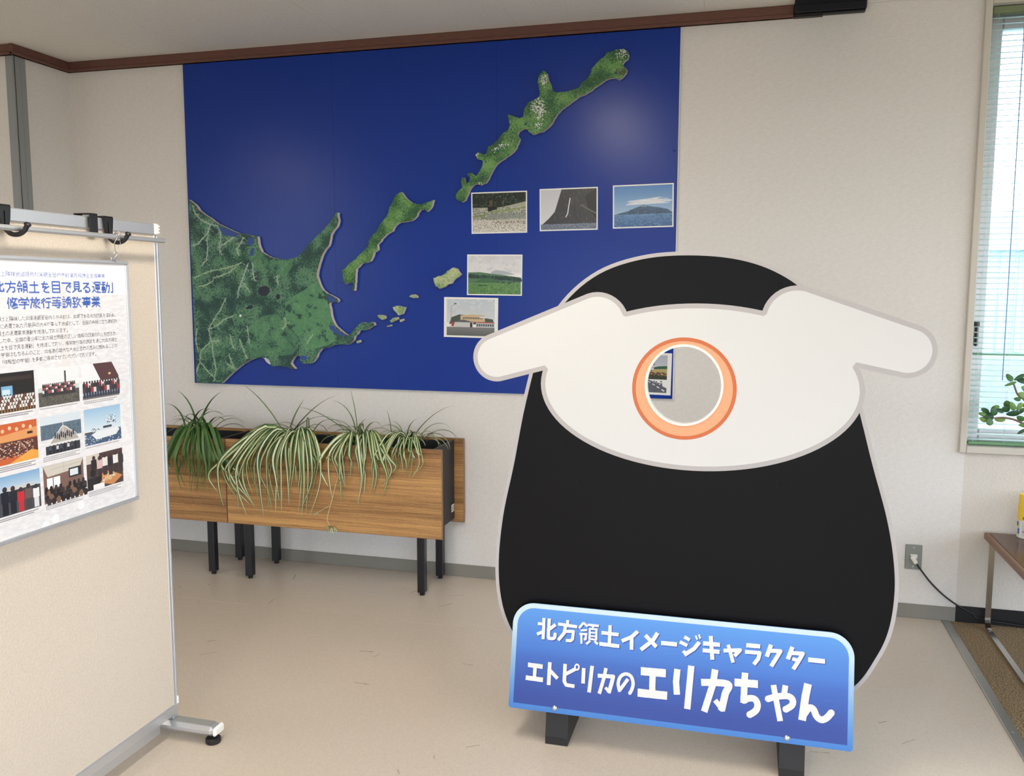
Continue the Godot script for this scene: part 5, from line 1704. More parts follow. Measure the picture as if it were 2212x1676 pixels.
func poster_photo(im: Image, k: int, x0: float, y0: float, x1: float, y1: float) -> void:
	var w := x1 - x0
	var h := y1 - y0
	var X := func(a: float) -> float: return x0 + w * a
	var Y := func(a: float) -> float: return y0 + h * a
	var P := func(a: float, b: float) -> Vector2: return Vector2(x0 + w * a, y0 + h * b)
	match k:
		0:   # dark hall with a screen, rows of people in white
			box2(im, x0, y0, x1, y1, rgb(30, 28, 28))
			box2(im, X.call(0.05), Y.call(0.1), X.call(0.95), Y.call(0.2), rgb(54, 44, 40))
			box2(im, X.call(0.28), Y.call(0.33), X.call(0.52), Y.call(0.62), rgb(120, 170, 206))
			box2(im, X.call(0.30), Y.call(0.42), X.call(0.46), Y.call(0.55), rgb(196, 218, 232))
			box2(im, x0, Y.call(0.82), x1, y1, rgb(150, 110, 64))
			for r in 4:
				for c in 16:
					figure(im, X.call(0.03 + c * 0.062 + 0.02 * (r % 2)), Y.call(0.74 + r * 0.085), h * 0.2, rgb(222, 220, 214) if (c + r) % 4 else rgb(120, 70, 62), rgb(56, 46, 44))
		1:   # group on grass below a pale sky
			box2(im, x0, y0, x1, Y.call(0.62), rgb(226, 228, 230))
			box2(im, x0, Y.call(0.5), x1, Y.call(0.62), rgb(196, 206, 206))
			box2(im, x0, Y.call(0.62), x1, y1, rgb(92, 88, 82))
			speckle(im, x0, Y.call(0.64), x1, y1, 300, 6, [rgb(78, 76, 72), rgb(108, 102, 94), rgb(66, 64, 60)])
			box2(im, X.call(0.64), Y.call(0.1), X.call(0.68), Y.call(0.7), rgb(64, 58, 54))
			for r in 3:
				for c in 18:
					figure(im, X.call(0.12 + c * 0.045), Y.call(0.6 + r * 0.07), h * 0.2, [rgb(40, 40, 52), rgb(160, 60, 66), rgb(220, 218, 216), rgb(60, 62, 80), rgb(130, 88, 84)][(c * 3 + r) % 5], rgb(42, 40, 46))
		2:   # group under a dark red gate
			box2(im, x0, y0, x1, y1, rgb(230, 230, 234))
			fill(im, PackedVector2Array([P.call(0.30, 0.0), P.call(0.82, 0.0), P.call(1.0, 0.42), P.call(1.0, 0.5), P.call(0.5, 0.5)]), rgb(84, 56, 56))
			fill(im, PackedVector2Array([P.call(0.82, 0.0), P.call(1.0, 0.0), P.call(1.0, 0.42)]), rgb(224, 222, 226))
			box2(im, X.call(0.72), Y.call(0.3), X.call(0.78), Y.call(0.36), rgb(236, 190, 150))
			box2(im, x0, Y.call(0.88), x1, y1, rgb(120, 112, 106))
			for r in 2:
				for c in 14:
					figure(im, X.call(0.05 + c * 0.072), Y.call(0.84 + r * 0.12), h * 0.36, [rgb(44, 44, 56), rgb(60, 64, 74), rgb(158, 52, 58), rgb(52, 46, 52), rgb(214, 212, 210)][(c * 2 + r) % 5], rgb(48, 56, 76))
		3:   # auditorium with an orange ceiling
			box2(im, x0, y0, x1, y1, rgb(196, 96, 54))
			fill(im, PackedVector2Array([P.call(0.0, 0.3), P.call(1.0, 0.18), P.call(1.0, 0.42), P.call(0.0, 0.48)]), rgb(216, 150, 96))
			for c in 6:
				dot(im, P.call(0.1 + c * 0.15, 0.12 + 0.05 * (c % 2)), h * 0.05, rgb(232, 190, 150))
			box2(im, X.call(0.78), Y.call(0.28), X.call(0.9), Y.call(0.34), rgb(60, 40, 36))
			box2(im, x0, Y.call(0.45), x1, Y.call(0.8), rgb(92, 52, 44))
			speckle(im, x0, Y.call(0.48), X.call(0.9), Y.call(0.86), 520, 6, [rgb(48, 36, 36), rgb(140, 70, 52), rgb(212, 190, 170), rgb(70, 42, 40)])
			fill(im, PackedVector2Array([P.call(0.35, 1.0), P.call(0.85, 0.74), P.call(1.0, 0.8), P.call(1.0, 1.0)]), rgb(226, 160, 72))
		4:   # bow of a ship at sea
			box2(im, x0, y0, x1, Y.call(0.25), rgb(206, 216, 226))
			box2(im, x0, Y.call(0.22), x1, Y.call(0.6), rgb(88, 108, 124))
			speckle(im, x0, Y.call(0.24), x1, Y.call(0.6), 200, 6, [rgb(74, 94, 110), rgb(104, 124, 138)])
			fill(im, PackedVector2Array([P.call(0.5, 0.3), P.call(0.62, 0.32), P.call(0.98, 0.75), P.call(0.1, 0.85), P.call(0.3, 0.6)]), rgb(172, 166, 160))
			line(im, [P.call(0.54, 0.05), P.call(0.54, 0.65)], 6, rgb(214, 212, 208))
			line(im, [P.call(0.54, 0.3), P.call(0.25, 0.62), P.call(0.05, 0.95)], 5, rgb(226, 226, 226))
			line(im, [P.call(0.54, 0.3), P.call(0.85, 0.55), P.call(1.0, 0.85)], 5, rgb(226, 226, 226))
			box2(im, x0, Y.call(0.72), x1, Y.call(0.78), rgb(218, 218, 220))
			box2(im, X.call(0.1), Y.call(0.78), X.call(0.95), y1, rgb(52, 54, 64))
			for c in 10:
				figure(im, X.call(0.34 + c * 0.05), Y.call(0.6 + 0.03 * (c % 3)), h * 0.16, [rgb(54, 58, 74), rgb(90, 96, 110), rgb(36, 38, 48)][c % 3], rgb(40, 42, 52))
			for c in 8:
				figure(im, X.call(0.2 + c * 0.09), Y.call(1.0), h * 0.24, [rgb(70, 74, 90), rgb(34, 36, 46), rgb(196, 198, 202)][c % 3], rgb(30, 30, 36))
		5:   # white patrol boat
			fade_rows(im, int(x0), int(y0), int(x1), int(Y.call(0.68)), rgb(150, 186, 216), rgb(214, 226, 232))
			box2(im, x0, Y.call(0.66), x1, y1, rgb(64, 86, 116))
			speckle(im, x0, Y.call(0.68), x1, y1, 200, 6, [rgb(52, 74, 104), rgb(84, 108, 136), rgb(196, 208, 218)])
			fill(im, PackedVector2Array([P.call(0.18, 0.72), P.call(0.3, 0.66), P.call(0.9, 0.62), P.call(0.95, 0.72), P.call(0.85, 0.84), P.call(0.3, 0.88)]), rgb(222, 226, 230))
			fill(im, PackedVector2Array([P.call(0.4, 0.66), P.call(0.48, 0.52), P.call(0.78, 0.5), P.call(0.84, 0.64)]), rgb(208, 216, 224))
			box2(im, X.call(0.5), Y.call(0.54), X.call(0.74), Y.call(0.6), rgb(52, 64, 82))
			line(im, [P.call(0.7, 0.5), P.call(0.74, 0.2)], 6, rgb(196, 204, 212))
			speckle(im, X.call(0.6), Y.call(0.26), X.call(0.86), Y.call(0.5), 60, 6, [rgb(228, 230, 232), rgb(40, 46, 60), rgb(110, 120, 136)])
			speckle(im, X.call(0.16), Y.call(0.56), X.call(0.4), Y.call(0.66), 40, 5, [rgb(226, 226, 228), rgb(50, 52, 64)])
			box2(im, x0, Y.call(0.64), X.call(0.2), Y.call(0.68), rgb(92, 74, 62))
		6:   # people in winter coats at a harbour
			fade_rows(im, int(x0), int(y0), int(x1), int(Y.call(0.5)), rgb(126, 166, 204), rgb(206, 216, 224))
			box2(im, x0, Y.call(0.4), x1, y1, rgb(70, 72, 80))
			box2(im, X.call(0.3), Y.call(0.3), X.call(0.85), Y.call(0.5), rgb(196, 198, 200))
			box2(im, X.call(0.38), Y.call(0.4), X.call(0.9), Y.call(0.52), rgb(52, 58, 66))
			for c in 5:
				figure(im, X.call(0.22 + c * 0.17), Y.call(0.98), h * [0.72, 0.7, 0.62, 0.66, 0.6][c], [rgb(30, 32, 44), rgb(34, 36, 48), rgb(196, 44, 52), rgb(104, 84, 84), rgb(226, 226, 228)][c], [rgb(28, 28, 36), rgb(30, 30, 38), rgb(190, 44, 52), rgb(70, 62, 66), rgb(214, 214, 216)][c])
		7:   # classroom seen from behind
			box2(im, x0, y0, x1, y1, rgb(120, 92, 84))
			fill(im, PackedVector2Array([P.call(0.0, 0.0), P.call(1.0, 0.0), P.call(0.9, 0.25), P.call(0.1, 0.3)]), rgb(202, 196, 186))
			line(im, [P.call(0.5, 0.0), P.call(0.5, 0.26)], 4, rgb(176, 170, 162))
			line(im, [P.call(0.2, 0.12), P.call(0.95, 0.1)], 4, rgb(176, 170, 162))
			box2(im, X.call(0.08), Y.call(0.34), X.call(0.4), Y.call(0.62), rgb(236, 238, 240))
			box2(im, X.call(0.22), Y.call(0.34), X.call(0.24), Y.call(0.62), rgb(110, 90, 84))
			box2(im, X.call(0.62), Y.call(0.2), X.call(0.94), Y.call(0.46), rgb(34, 36, 42))
			box2(im, X.call(0.65), Y.call(0.24), X.call(0.86), Y.call(0.42), rgb(214, 224, 230))
			for r in 4:
				for c in 9:
					var cc: Color = [rgb(34, 30, 34), rgb(46, 38, 42), rgb(26, 24, 28), rgb(120, 92, 74), rgb(60, 48, 48)][(c * 2 + r * 3) % 5]
					dot(im, P.call(0.06 + c * 0.115 + 0.05 * (r % 2), 0.6 + r * 0.12), h * (0.05 + 0.012 * r), cc)
					box2(im, X.call(0.02 + c * 0.115 + 0.05 * (r % 2)), Y.call(0.63 + r * 0.12), X.call(0.10 + c * 0.115 + 0.05 * (r % 2)), Y.call(0.76 + r * 0.1), cc)
		8:   # people round a table of papers
			box2(im, x0, y0, x1, y1, rgb(74, 56, 54))
			box2(im, x0, y0, X.call(0.35), Y.call(0.25), rgb(206, 196, 186))
			fill(im, PackedVector2Array([P.call(0.28, 0.62), P.call(0.62, 0.56), P.call(0.98, 0.8), P.call(0.7, 1.0), P.call(0.35, 0.85)]), rgb(196, 132, 84))
			speckle(im, X.call(0.4), Y.call(0.64), X.call(0.8), Y.call(0.84), 24, 14, [rgb(226, 214, 190), rgb(176, 186, 156), rgb(214, 176, 130)])
			for c in 6:
				figure(im, X.call(0.2 + c * 0.15), Y.call(0.66 + 0.04 * (c % 2)), h * 0.62, [rgb(36, 32, 38), rgb(212, 176, 176), rgb(226, 220, 214), rgb(40, 36, 42), rgb(228, 224, 220), rgb(54, 46, 50)][c], rgb(58, 46, 48))
			for c in 2:
				dot(im, P.call(0.16 + c * 0.16, 0.52 + c * 0.22), h * 0.11, rgb(28, 24, 28))
				box2(im, X.call(0.02 + c * 0.14), Y.call(0.66 + c * 0.2), X.call(0.3 + c * 0.16), y1, rgb(34, 32, 36) if c == 0 else rgb(232, 230, 230))


# ---------------------------------------------------------------- stroke lettering for the poster
# Each character is drawn with straight strokes on a ten by ten grid: one word per stroke, digit pairs are x, y.
# A word that starts with @ places another character inside the box x0 y0 x1 y1.
const STROKES := {
	"亻": "7005 5359", "氵": "1262 0454 0962", "辶": "1021 0424 2427 2709 275999", "木": "0393 5059 5308 5398", "禾": "8021 0393 5059 5308 5398", "扌": "0292 5059 5928 0784",
	"言": "3060 0292 1484 1686 1888 1819 8889 1989", "糹": "5022 2262 8036 3696 5559 3718 7798", "頁": "0090 5052 1282 1217 8287 1484 1585 1787 3709 6799", "口": "1181 1118 8188 1888",
	"日": "1080 1019 8089 1484 1989", "田": "1181 1119 8189 1989 5159 1585", "目": "1080 1019 8089 1383 1686 1989", "竹": "2003 1242 7053 6292", "宀": "5051 0104 0191 9194",
	"攵": "3004 2292 7209 2599", "隹": "4004 3339 7062 3292 6269 3494 3696 3999",
	"北": "3039 0333 0836 60689896 9264", "方": "5052 0292 424519 45858869", "領": "2004 2044 1434 0646 1619 464738 @頁5099", "土": "1383 5059 0999",
	"隣": "0009 0030 3014 1436 3616 4292 6055 4142 8182 6345 6384 4647 4696 9449 7679 6797", "接": "@扌0039 6071 4292 5253 8274 4494 6557 5799 8549 3696", "地": "@土0139 3592 4348 4898 9896 6067 9396",
	"域": "@土0249 4292 @口4457 3878 7089 8998 9559 8091", "振": "@扌0039 4090 4045 4539 5292 5494 5559 5979 6599 9475", "興": "1116 8186 1131 1333 6181 6383 0696 4161 4145 6165 4363 2709 6799",
	"対": "2032 0242 3209 1249 5393 8089 8969 6576", "策": "@竹0092 0393 5259 2575 2527 7577 5608 5698", "根": "@木0039 4080 4049 8084 4282 4484 4969 5499 9476",
	"室": "@宀0093 1383 4325 2575 6375 2777 5559 0999", "管": "@竹0092 0393 0304 9394 2484 2429 8486 2686 2888 8889 2989", "内": "1219 1292 9299 5053 5327 5387", "市": "5052 0292 1417 1484 8487 5259",
	"町": "@田0149 5292 7279 7959", "連": "@辶0099 3191 @田4286 6068 3797", "絡": "@糹0039 6043 5181 8144 5398 @口5589", "協": "0434 2029 5191 9183 6044 4575 7579 5549 7595 9599 8569",
	"議": "@言0039 5051 8071 4292 4393 4494 6264 3696 5659 7599 9489", "会": "5004 5094 3464 1686 4629 2989 6789", "主": "4051 1282 1585 5259 0999", "催": "@亻0029 4042 4292 9290 6062 @隹3399",
	"事": "0191 5059 2282 2224 8284 2484 0595 1686 1787 5949", "業": "4042 6062 2031 8071 0292 1383 1585 0696 5359 5609 5699",
	"を": "1272 40255456 8446385989", "で": "0191 9154465889 7485 8394", "見": "2070 2026 7076 2272 2474 2676 4609 66689897", "る": "1171 7116 16447587 87693937 3758",
	"運": "@辶0099 3090 3032 9092 4282 4383 4346 8386 4585 4686 6268", "動": "4010 0242 2028 @田0446 0747 0949 5393 9389 8979 7049", "」": "2029 2909", "「": "7090 7076",
	"修": "@亻0029 3137 5044 5191 8148 4386 8556 9657 9859", "学": "2032 4142 8072 0292 0204 9294 2474 7455 0696 5559 5949", "旅": "2022 0242 2209 2444 4438 6044 5292 8255 5559 5799 9476",
	"行": "3103 4205 2529 5191 4494 7479 7959", "等": "@竹0092 1383 5255 0595 0797 7579 7959 3748", "誘": "@言0039 8051 4292 6064 6234 6294 4595 6549 9589 7577", "致": "0141 2014 1434 0646 2428 0949 @攵4099",
	"と": "2034 8135182989", "し": "2027386997", "た": "0252 3108 5393 5658 5899", "海": "@氵0029 5033 4191 4349 4383 8389 3696 4989 6355 6759", "道": "@辶0099 4051 7061 3292 @目4387",
	"１": "3250 5059", "４": "6016 1686 6069", "は": "1019 4292 7076 76484959 7798", "、": "1738", "。": "1737 1719 3739 1939", "故": "0343 2025 @口0549 @攵4099",
	"郷": "2003 0323 2306 0626 2609 @日3167 3868 7079 7090 9074 7496", "あ": "1282 4048 7426185979 79957404", "四": "0191 0109 9199 0999 3126 6165 6585",
	"島": "4031 1171 1116 7174 1373 1474 1696 9699 9979 1719 1959 5759 3739", "追": "@辶0099 5041 4148 4181 8184 4484 4686 8688 4888", "わ": "2029 0232 3208 18647384968959", "れ": "2029 0232 3208 185363687998",
	"送": "@辶0099 4051 8071 4282 3494 6264 6437 6497", "還": "@辶0099 3090 3032 9092 3292 5052 7072 3393 4484 4446 8486 4686 6638 6798", "さ": "1282 3075 26274979", "元": "2070 0393 3309 63689897",
	"民": "1080 8083 1383 1019 1946 0595 5498 9896", "の": "51452806134171948759", "大": "0393 5053 5309 5399", "半": "2132 8172 1484 0696 5059", "が": "0252 5257 5748 2108 7285 8091 9293",
	"暮": "0191 3032 6062 @日2265 0595 4628 6678 @日3769", "ら": "3051 2226 2655 55768869 6939", "す": "0292 5056 56363454 5739", "て": "0191 9154465889", "全": "5004 5094 2474 2676 5459 0999",
	"国": "0191 0109 9199 0999 2373 2575 2777 5357 6676", "先": "2014 1383 5055 0595 4509 65689896", "頭": "0141 @口0345 0647 0949 @頁5099", "に": "1019 4292 4647 4899", "立": "5052 0292 2338 7368 0999",
	"ち": "0292 4025 25658687 8769 6939", "積": "@禾0039 4191 4292 4393 7074 @日4587 5749 7798", "極": "@木0039 4090 6044 4474 @口4456 7474 7498 4999", "的": "2011 @日0149 6044 5292 9289 8969 6475",
	"返": "@辶0099 4090 4045 4537 5282 8247 5287", "要": "0090 1282 1214 8284 1484 3034 6064 0696 4528 2889 7519", "求": "0292 5059 5949 7081 2344 0846 5598 8366", "推": "@扌0039 @隹3099", "進": "@辶0099 @隹3097",
	"お": "0262 3028 2807 0745 6586 8869 7183", "り": "2026 2645 7075 7539", "ま": "1181 1484 5057 57272959 5788", "こ": "1181 1618 1889", "う": "3061 1353748639", "中": "1282 1216 8286 1686 5059",
	"青": "1080 1282 5054 0494 2529 2575 7579 2777 2878", "少": "5055 2205 7294 9558 5819", "年": "3003 2191 2474 2426 0696 5159", "問": "0009 0040 0242 4044 0444 9099 5090 5054 5292 5494 @口3578",
	"題": "@日0044 0545 2558 0509 0999 @頁5088", "正": "0191 5159 5585 2529 0999", "い": "111629 2947 7286", "理": "0131 0434 1118 0838 @田4085 6579 4797 3999", "解": "2002 0242 0209 4249 0444 0646 5090 9074 6044 5585 4797 7479",
	"認": "@言0039 4090 9085 6043 5658 5989 8997 7475 9596", "識": "@言0039 4171 4373 @日4468 7089 8998 9459 9091", "向": "4022 0292 0209 9299 @口3577", "上": "4049 4484 0999", "図": "0191 0109 9199 0999 3243 5253 7227 3278",
	"為": "3032 0272 5209 7274 2474 7476 8689 8979 2829 4849 6869", "通": "@辶0099 4080 8053 4247 4282 8287 4484 4585 6267", "じ": "2027 2749 4997 6172 7182", "習": "0141 4145 0344 5191 9195 5394 @日2599",
	"も": "30284979 7996 1262 1565", "ろ": "1171 7116 1664 6487 8759 5939", "ん": "5009 0946 4657 5779 7996", "雄": "0242 3008 2549 0848 3658 @隹4099", "な": "0252 3006 6283 6467 67474859 6798",
	"自": "4031 2181 2129 8189 2383 2686 2989", "然": "3004 2242 4207 1434 5292 7145 7296 1719 3739 5759 8799", "恵": "0191 5055 @田1274 0709 2839 3979 7977 5658 8799", "み": "1151 5119 1916 1696 8359",
	"触": "2002 0242 0209 4249 0444 0646 5282 5225 8285 6079 4989 8798", "き": "1181 1383 3076 26274979", "体": "@亻0029 3292 6069 6338 6398 5777", "験": "0040 0006 0242 0444 0646 4649 2026 0708 6043 6093 5464 @口5478 6659 7699",
	"型": "0141 0343 1006 3036 6054 8085 2777 5659 0999", "多": "4012 3171 7105 3334 5014 5427 8418 4585 8509", "数": "0242 2024 2204 2244 2507 0747 3519 1549 @攵4099", "ご": "1171 1618 1889 7384 8192",
	"提": "@扌0039 @日4074 3595 6569 6787 5649 4899", "供": "@亻0029 5054 7074 3393 2696 5739 7799", "せ": "0393 7076 7656 2028 2889", "だ": "0252 3108 5393 5658 5899 7081 8092",
}

func glyph(im: Image, ch: String, x0: float, y0: float, x1: float, y1: float, w: float, c: Color) -> void:
	var words: PackedStringArray = String(STROKES.get(ch, "")).split(" ", false)
	for word in words:
		if word.begins_with("@"):
			var d := word.substr(2)
			var sx := (x1 - x0) / 9.0
			var sy := (y1 - y0) / 9.0
			glyph(im, word.substr(1, 1), x0 + d[0].to_int() * sx, y0 + d[1].to_int() * sy, x0 + d[2].to_int() * sx, y0 + d[3].to_int() * sy, w * 0.88, c)
			continue
		var pts := []
		for i in range(0, word.length() - 1, 2):
			pts.append(Vector2(lerpf(x0, x1, word[i].to_int() / 9.0), lerpf(y0, y1, word[i + 1].to_int() / 9.0)))
		# lengthen straight ends a little so that corners close
		if pts.size() >= 2:
			var e := w * 0.3
			pts[0] += (pts[0] - pts[1]).normalized() * e
			pts[-1] += (pts[-1] - pts[-2]).normalized() * e
		line(im, pts, w, c)

func text(im: Image, chars: String, x0: float, y0: float, x1: float, y1: float, w: float, c: Color) -> void:
	var adv := (x1 - x0) / chars.length()
	for i in chars.length():
		var ch := chars[i]
		if not STROKES.has(ch):
			print("no strokes for ", ch)
		glyph(im, ch, x0 + adv * (i + 0.07), y0, x0 + adv * (i + 0.93), y1, w, c)


# ---------------------------------------------------------------- wall socket, side table, can, jade plant
func build_outlet() -> void:
	var c := Vector3(3.8765, 0.298, 0.0)
	var o := thing("wall_socket", "grey metal wall socket plate low on the back wall", "socket", c)
	part("plate", box_st(c.x - 0.037, c.x + 0.037, c.y - 0.06, c.y + 0.06, 0.0, 0.006, 0.004), mats["plate_grey"], o)
	part("insert", box_st(c.x - 0.014, c.x + 0.016, c.y - 0.006, c.y + 0.014, 0.0061, 0.009, 0.001), mats["white_plastic"], o)
	for y in [-0.046, 0.046]:
		var s := st_new()
		lathe(s, Vector3(c.x, c.y + y, 0.006), [Vector2(0.004, 0.0), Vector2(0.003, 0.001), Vector2(0.0, 0.0013)], 12, Basis(Vector3.RIGHT, PI / 2))
		part("screw", s, mats["bolt"], o)
	var p := thing("power_cord", "black power cord with a white plug running behind the table", "cord", Vector3(c.x, c.y, 0.01))
	var st := st_new()
	bx(st, c + Vector3(-0.010, -0.030, 0.0095), c + Vector3(0.010, 0.010, 0.030), 0.005, Basis(Vector3(0, 0, 1), 0.55))
	part("plug", st, mats["white_plastic"], p)
	st = st_new()
	var path := []
	for q in [[1981, 1219, 0.02], [1990, 1232, 0.022], [2012, 1260, 0.022], [2040, 1287, 0.022], [2072, 1310, 0.022], [2100, 1325, 0.02], [2125, 1338, 0.02]]:
		path.append(wp(q[0], q[1], q[2]))
	path.append(Vector3(4.5, 0.008, 0.02))
	path.append(Vector3(4.9, 0.006, 0.025))
	tube(st, curve3(path, 6), 0.0042, 8)
	part("cable", st, mats["black_plastic"], p)

func build_table() -> void:
	var y := 0.45
	var o := thing("side_table", "low brown wood-top side table with a chrome sled frame under the window", "table", Vector3(4.42, 0.0, 0.62))
	var wm := mat("table_wood", rgb(112, 74, 54), 0.22)
	grain(wm, noise_tex(512, 0.03, Color(0.62, 0.58, 0.56), Color(1, 1, 1), 5, 51), Vector3(2.0, 1.0, 18.0))
	part("top", box_st(4.185, 4.66, y - 0.03, y, 0.04, 1.24, 0.002), wm, o)
	var em := mat("table_edge", rgb(130, 94, 70), 0.4)
	part("edge_band", box_st(4.163, 4.1845, y - 0.032, y + 0.0005, 0.04, 1.24, 0.004), em, o)
	part("edge_band", box_st(4.6605, 4.682, y - 0.032, y + 0.0005, 0.04, 1.24, 0.004), em, o)
	for x in [4.195, 4.635]:
		var st := st_new()
		var r := 0.05
		var path := [Vector2(0.06, y - 0.0325)]
		for k in 7:
			var a := PI + k / 6.0 * PI / 2
			path.append(Vector2(0.06 + r + cos(a) * r, 0.004 + r + sin(a) * r))
		for k in 7:
			var a := 1.5 * PI + k / 6.0 * PI / 2
			path.append(Vector2(1.22 - r + cos(a) * r, 0.004 + r + sin(a) * r))
		path.append(Vector2(1.22, y - 0.0325))
		var h := 0.012      # flat bar 24 mm wide, 7 mm thick
		for i in path.size() - 1:
			var a: Vector2 = path[i]
			var b: Vector2 = path[i + 1]
			var na: Vector2 = ((b - a) if i == 0 else (b - path[i - 1])).normalized().orthogonal() * 0.0035
			var nb: Vector2 = ((b - a) if i == path.size() - 2 else (path[i + 2] - a)).normalized().orthogonal() * 0.0035
			for s in [-1.0, 1.0]:
				quad(st, Vector3(x - h, a.y + na.y * s, a.x + na.x * s), Vector3(x + h, a.y + na.y * s, a.x + na.x * s), Vector3(x + h, b.y + nb.y * s, b.x + nb.x * s), Vector3(x - h, b.y + nb.y * s, b.x + nb.x * s), Vector3(0, na.y * s, na.x * s))
				quad(st, Vector3(x + h * s, a.y + na.y, a.x + na.x), Vector3(x + h * s, b.y + nb.y, b.x + nb.x), Vector3(x + h * s, b.y - nb.y, b.x - nb.x), Vector3(x + h * s, a.y - na.y, a.x - na.x), Vector3(s, 0, 0))
		part("sled_leg", st, mats["chrome"], o)
	for z in [0.062, 1.216]:
		part("cross_bar", box_st(4.208, 4.622, y - 0.06, y - 0.0325, z - 0.004, z + 0.004, 0.001), mats["chrome"], o)
	# spray can with a yellow cap
	var c := Vector3(4.315, y + 0.0002, 0.088)
	var can := thing("spray_can", "yellow and white spray can standing on the side table", "can", c)
	var s := st_new()
	lathe(s, c, [Vector2(0.0, 0.0), Vector2(0.029, 0.0), Vector2(0.0315, 0.004), Vector2(0.0315, 0.118)], 28)
	part("body", s, mats["white_plastic"], can)
	s = st_new()
	lathe(s, c, [Vector2(0.0316, 0.082), Vector2(0.0320, 0.084), Vector2(0.0320, 0.150), Vector2(0.030, 0.153), Vector2(0.030, 0.195), Vector2(0.0265, 0.198), Vector2(0.026, 0.190), Vector2(0.0, 0.190)], 28)
	part("cap", s, mats["yellow_can"], can)
	# printed label: pale panel, coloured bars
	var bars := [[0.012, 0.078, 1.15, 2.2, mat("label_pale", rgb(214, 216, 214), 0.4)], [0.088, 0.100, 1.15, 2.2, mat("label_green", rgb(92, 150, 112), 0.4)], [0.030, 0.034, 1.2, 2.15, mat("label_red", rgb(196, 60, 84), 0.4)], [0.020, 0.045, 2.55, 2.85, mat("label_blue", rgb(70, 120, 186), 0.4)], [0.050, 0.074, 2.6, 2.72, mat("label_gold", rgb(214, 186, 90), 0.4)], [0.056, 0.076, 2.8, 3.05, mat("label_ink", rgb(40, 60, 92), 0.4)]]
	for i in bars.size():
		var b: Array = bars[i]
		s = st_new()
		var rr := 0.0321 + 0.0002 * i
		for k in 8:
			var a0 := lerpf(b[2], b[3], k / 8.0)
			var a1 := lerpf(b[2], b[3], (k + 1) / 8.0)
			var d0 := Vector3(cos(a0), 0, sin(a0))
			var d1 := Vector3(cos(a1), 0, sin(a1))
			quad(s, c + d0 * rr + Vector3.UP * b[0], c + d1 * rr + Vector3.UP * b[0], c + d1 * rr + Vector3.UP * b[1], c + d0 * rr + Vector3.UP * b[1], d0)
		part("label_print", s, b[4], can)

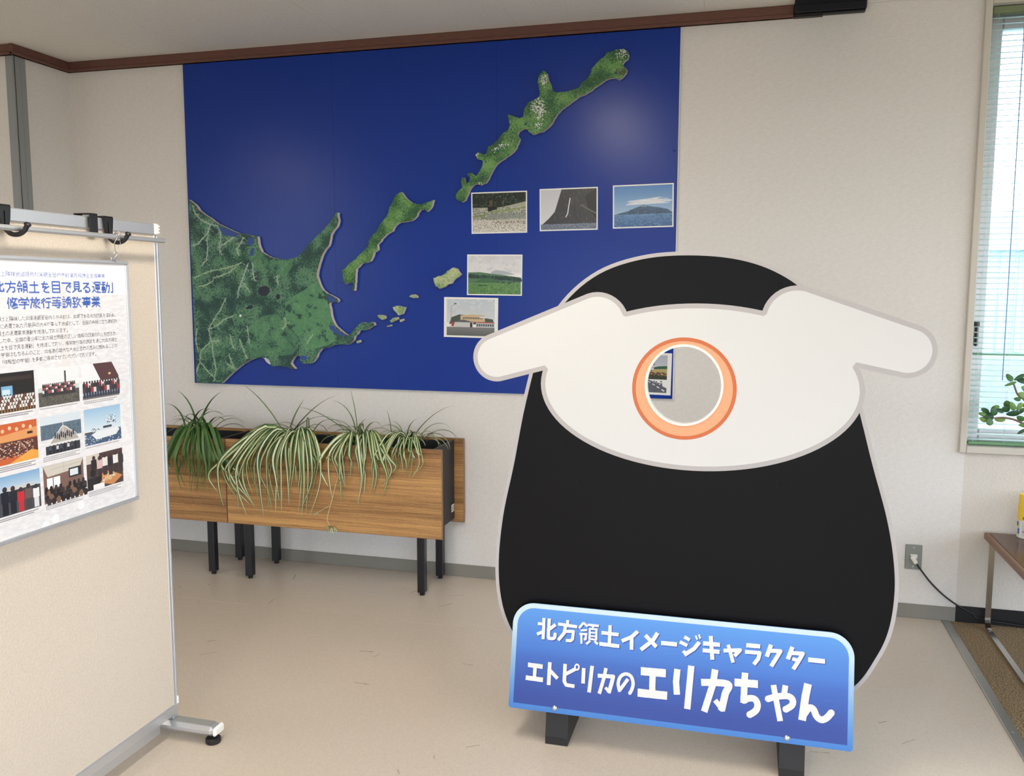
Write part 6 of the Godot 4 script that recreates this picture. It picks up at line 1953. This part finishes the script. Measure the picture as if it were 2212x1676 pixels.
func build_jade() -> void:
	var base := Vector3(4.46, 0.4503, 0.26)
	var o := thing("jade_plant", "jade plant with thick rounded leaves reaching before the window blind", "plant", base)
	var st := st_new()
	lathe(st, base, [Vector2(0.0, 0.0), Vector2(0.075, 0.0), Vector2(0.078, 0.006), Vector2(0.105, 0.15), Vector2(0.112, 0.152), Vector2(0.112, 0.172), Vector2(0.10, 0.172), Vector2(0.098, 0.15), Vector2(0.0, 0.148)], 30)
	part("pot", st, mats["pot"], o)
	var z := 0.17
	var Q := func(x: float, y: float, dz := 0.0) -> Vector3: return wp(1900 + x * 0.2506, 640 + y * 0.2506, z + dz)
	var trunk := [base + Vector3(0, 0.14, 0), base + Vector3(-0.01, 0.28, -0.02), base + Vector3(-0.05, 0.44, -0.05)]
	st = st_new()
	tube(st, curve3(trunk, 6), 0.012, 10, 0.008)
	part("stem", st, mats["bark"], o)
	for br in [[Vector3(-0.02, 0.33, -0.03), [1290, 1120], [1245, 1100], [1150, 1060], [1060, 1045], [985, 1050]], [Vector3(-0.05, 0.44, -0.05), [1300, 960], [1245, 890], [1190, 845], [1155, 750]]]:
		var pts := [base + br[0]]
		for i in range(1, br.size()):
			pts.append(Q.call(br[i][0], br[i][1]))
		st = st_new()
		tube(st, curve3(pts, 6), 0.006, 8, 0.0035)
		part("branch", st, mats["bark"], o)
	# cx, cy, half length, half width, tilt in the picture (radians)
	var leaves := [[1120,700,34,24,0.9], [1205,698,42,16,-0.6], [1128,755,46,13,-0.35], [1225,725,40,24,0.2], [1230,850,30,24,0.4], [1188,886,24,16,0.1], [910,985,34,20,0.5], [885,1015,26,16,0.2], [938,1036,38,34,0.1], [895,1060,28,22,0.3], [948,1080,30,26,1.2], [985,990,36,26,1.3], [1000,956,28,16,-0.2], [1040,985,32,18,0.1], [1038,1062,36,20,-0.1], [1100,926,28,26,1.3], [1090,970,28,26,0.3], [1146,945,38,22,1.0], [1150,1010,46,24,-0.2], [1206,952,36,18,-1.2], [1215,1052,32,22,0.5], [1222,990,34,16,-0.7], [1236,1112,30,16,0.1], [1225,1165,34,12,-0.6], [1260,800,36,22,0.6], [1275,930,40,24,-0.4], [1290,1010,40,24,0.5], [1300,1090,36,24,-0.2], [1290,690,36,22,0.3], [1310,760,40,24,-0.5]]
	var tints := [lin(76, 120, 62), lin(58, 98, 56), lin(100, 142, 66), lin(48, 84, 54), lin(128, 160, 84)]
	for i in leaves.size():
		var l: Array = leaves[i]
		var c: Vector3 = Q.call(l[0], l[1], rng.randf_range(-0.03, 0.03))
		var k := 0.2506 / 430.0
		var a: float = -l[4]
		var ax := Vector3(cos(a), sin(a), rng.randf_range(-0.3, 0.3)).normalized()
		var ay := ax.cross(Vector3(rng.randf_range(-0.35, 0.35), rng.randf_range(-0.3, 0.5), 1).normalized()).normalized()
		var az := ax.cross(ay).normalized()
		st = st_new()
		var hl: float = l[2] * k
		var hw: float = l[3] * k
		var th := 0.0035
		var nu := 12
		var nv := 6
		var P := func(u: int, v: int) -> Array:
			var la := PI * v / nv - PI / 2
			var lo := TAU * u / nu
			var e := Vector3(cos(la) * cos(lo), cos(la) * sin(lo), sin(la))
			var taper := 1.0 + 0.22 * e.x
			return [c + ax * e.x * hl + ay * e.y * hw * taper + az * e.z * th, (ax * e.x / hl + ay * e.y / hw + az * e.z / th).normalized()]
		for u in nu:
			for v in nv:
				var q := [P.call(u, v), P.call(u + 1, v), P.call(u + 1, v + 1), P.call(u, v + 1)]
				st.set_color(tints[i % tints.size()])
				smooth_tri(st, [q[0][0], q[1][0], q[2][0]], [q[0][1], q[1][1], q[2][1]])
				smooth_tri(st, [q[0][0], q[2][0], q[3][0]], [q[0][1], q[2][1], q[3][1]])
		part("leaf", st, mats["leaf"], o)
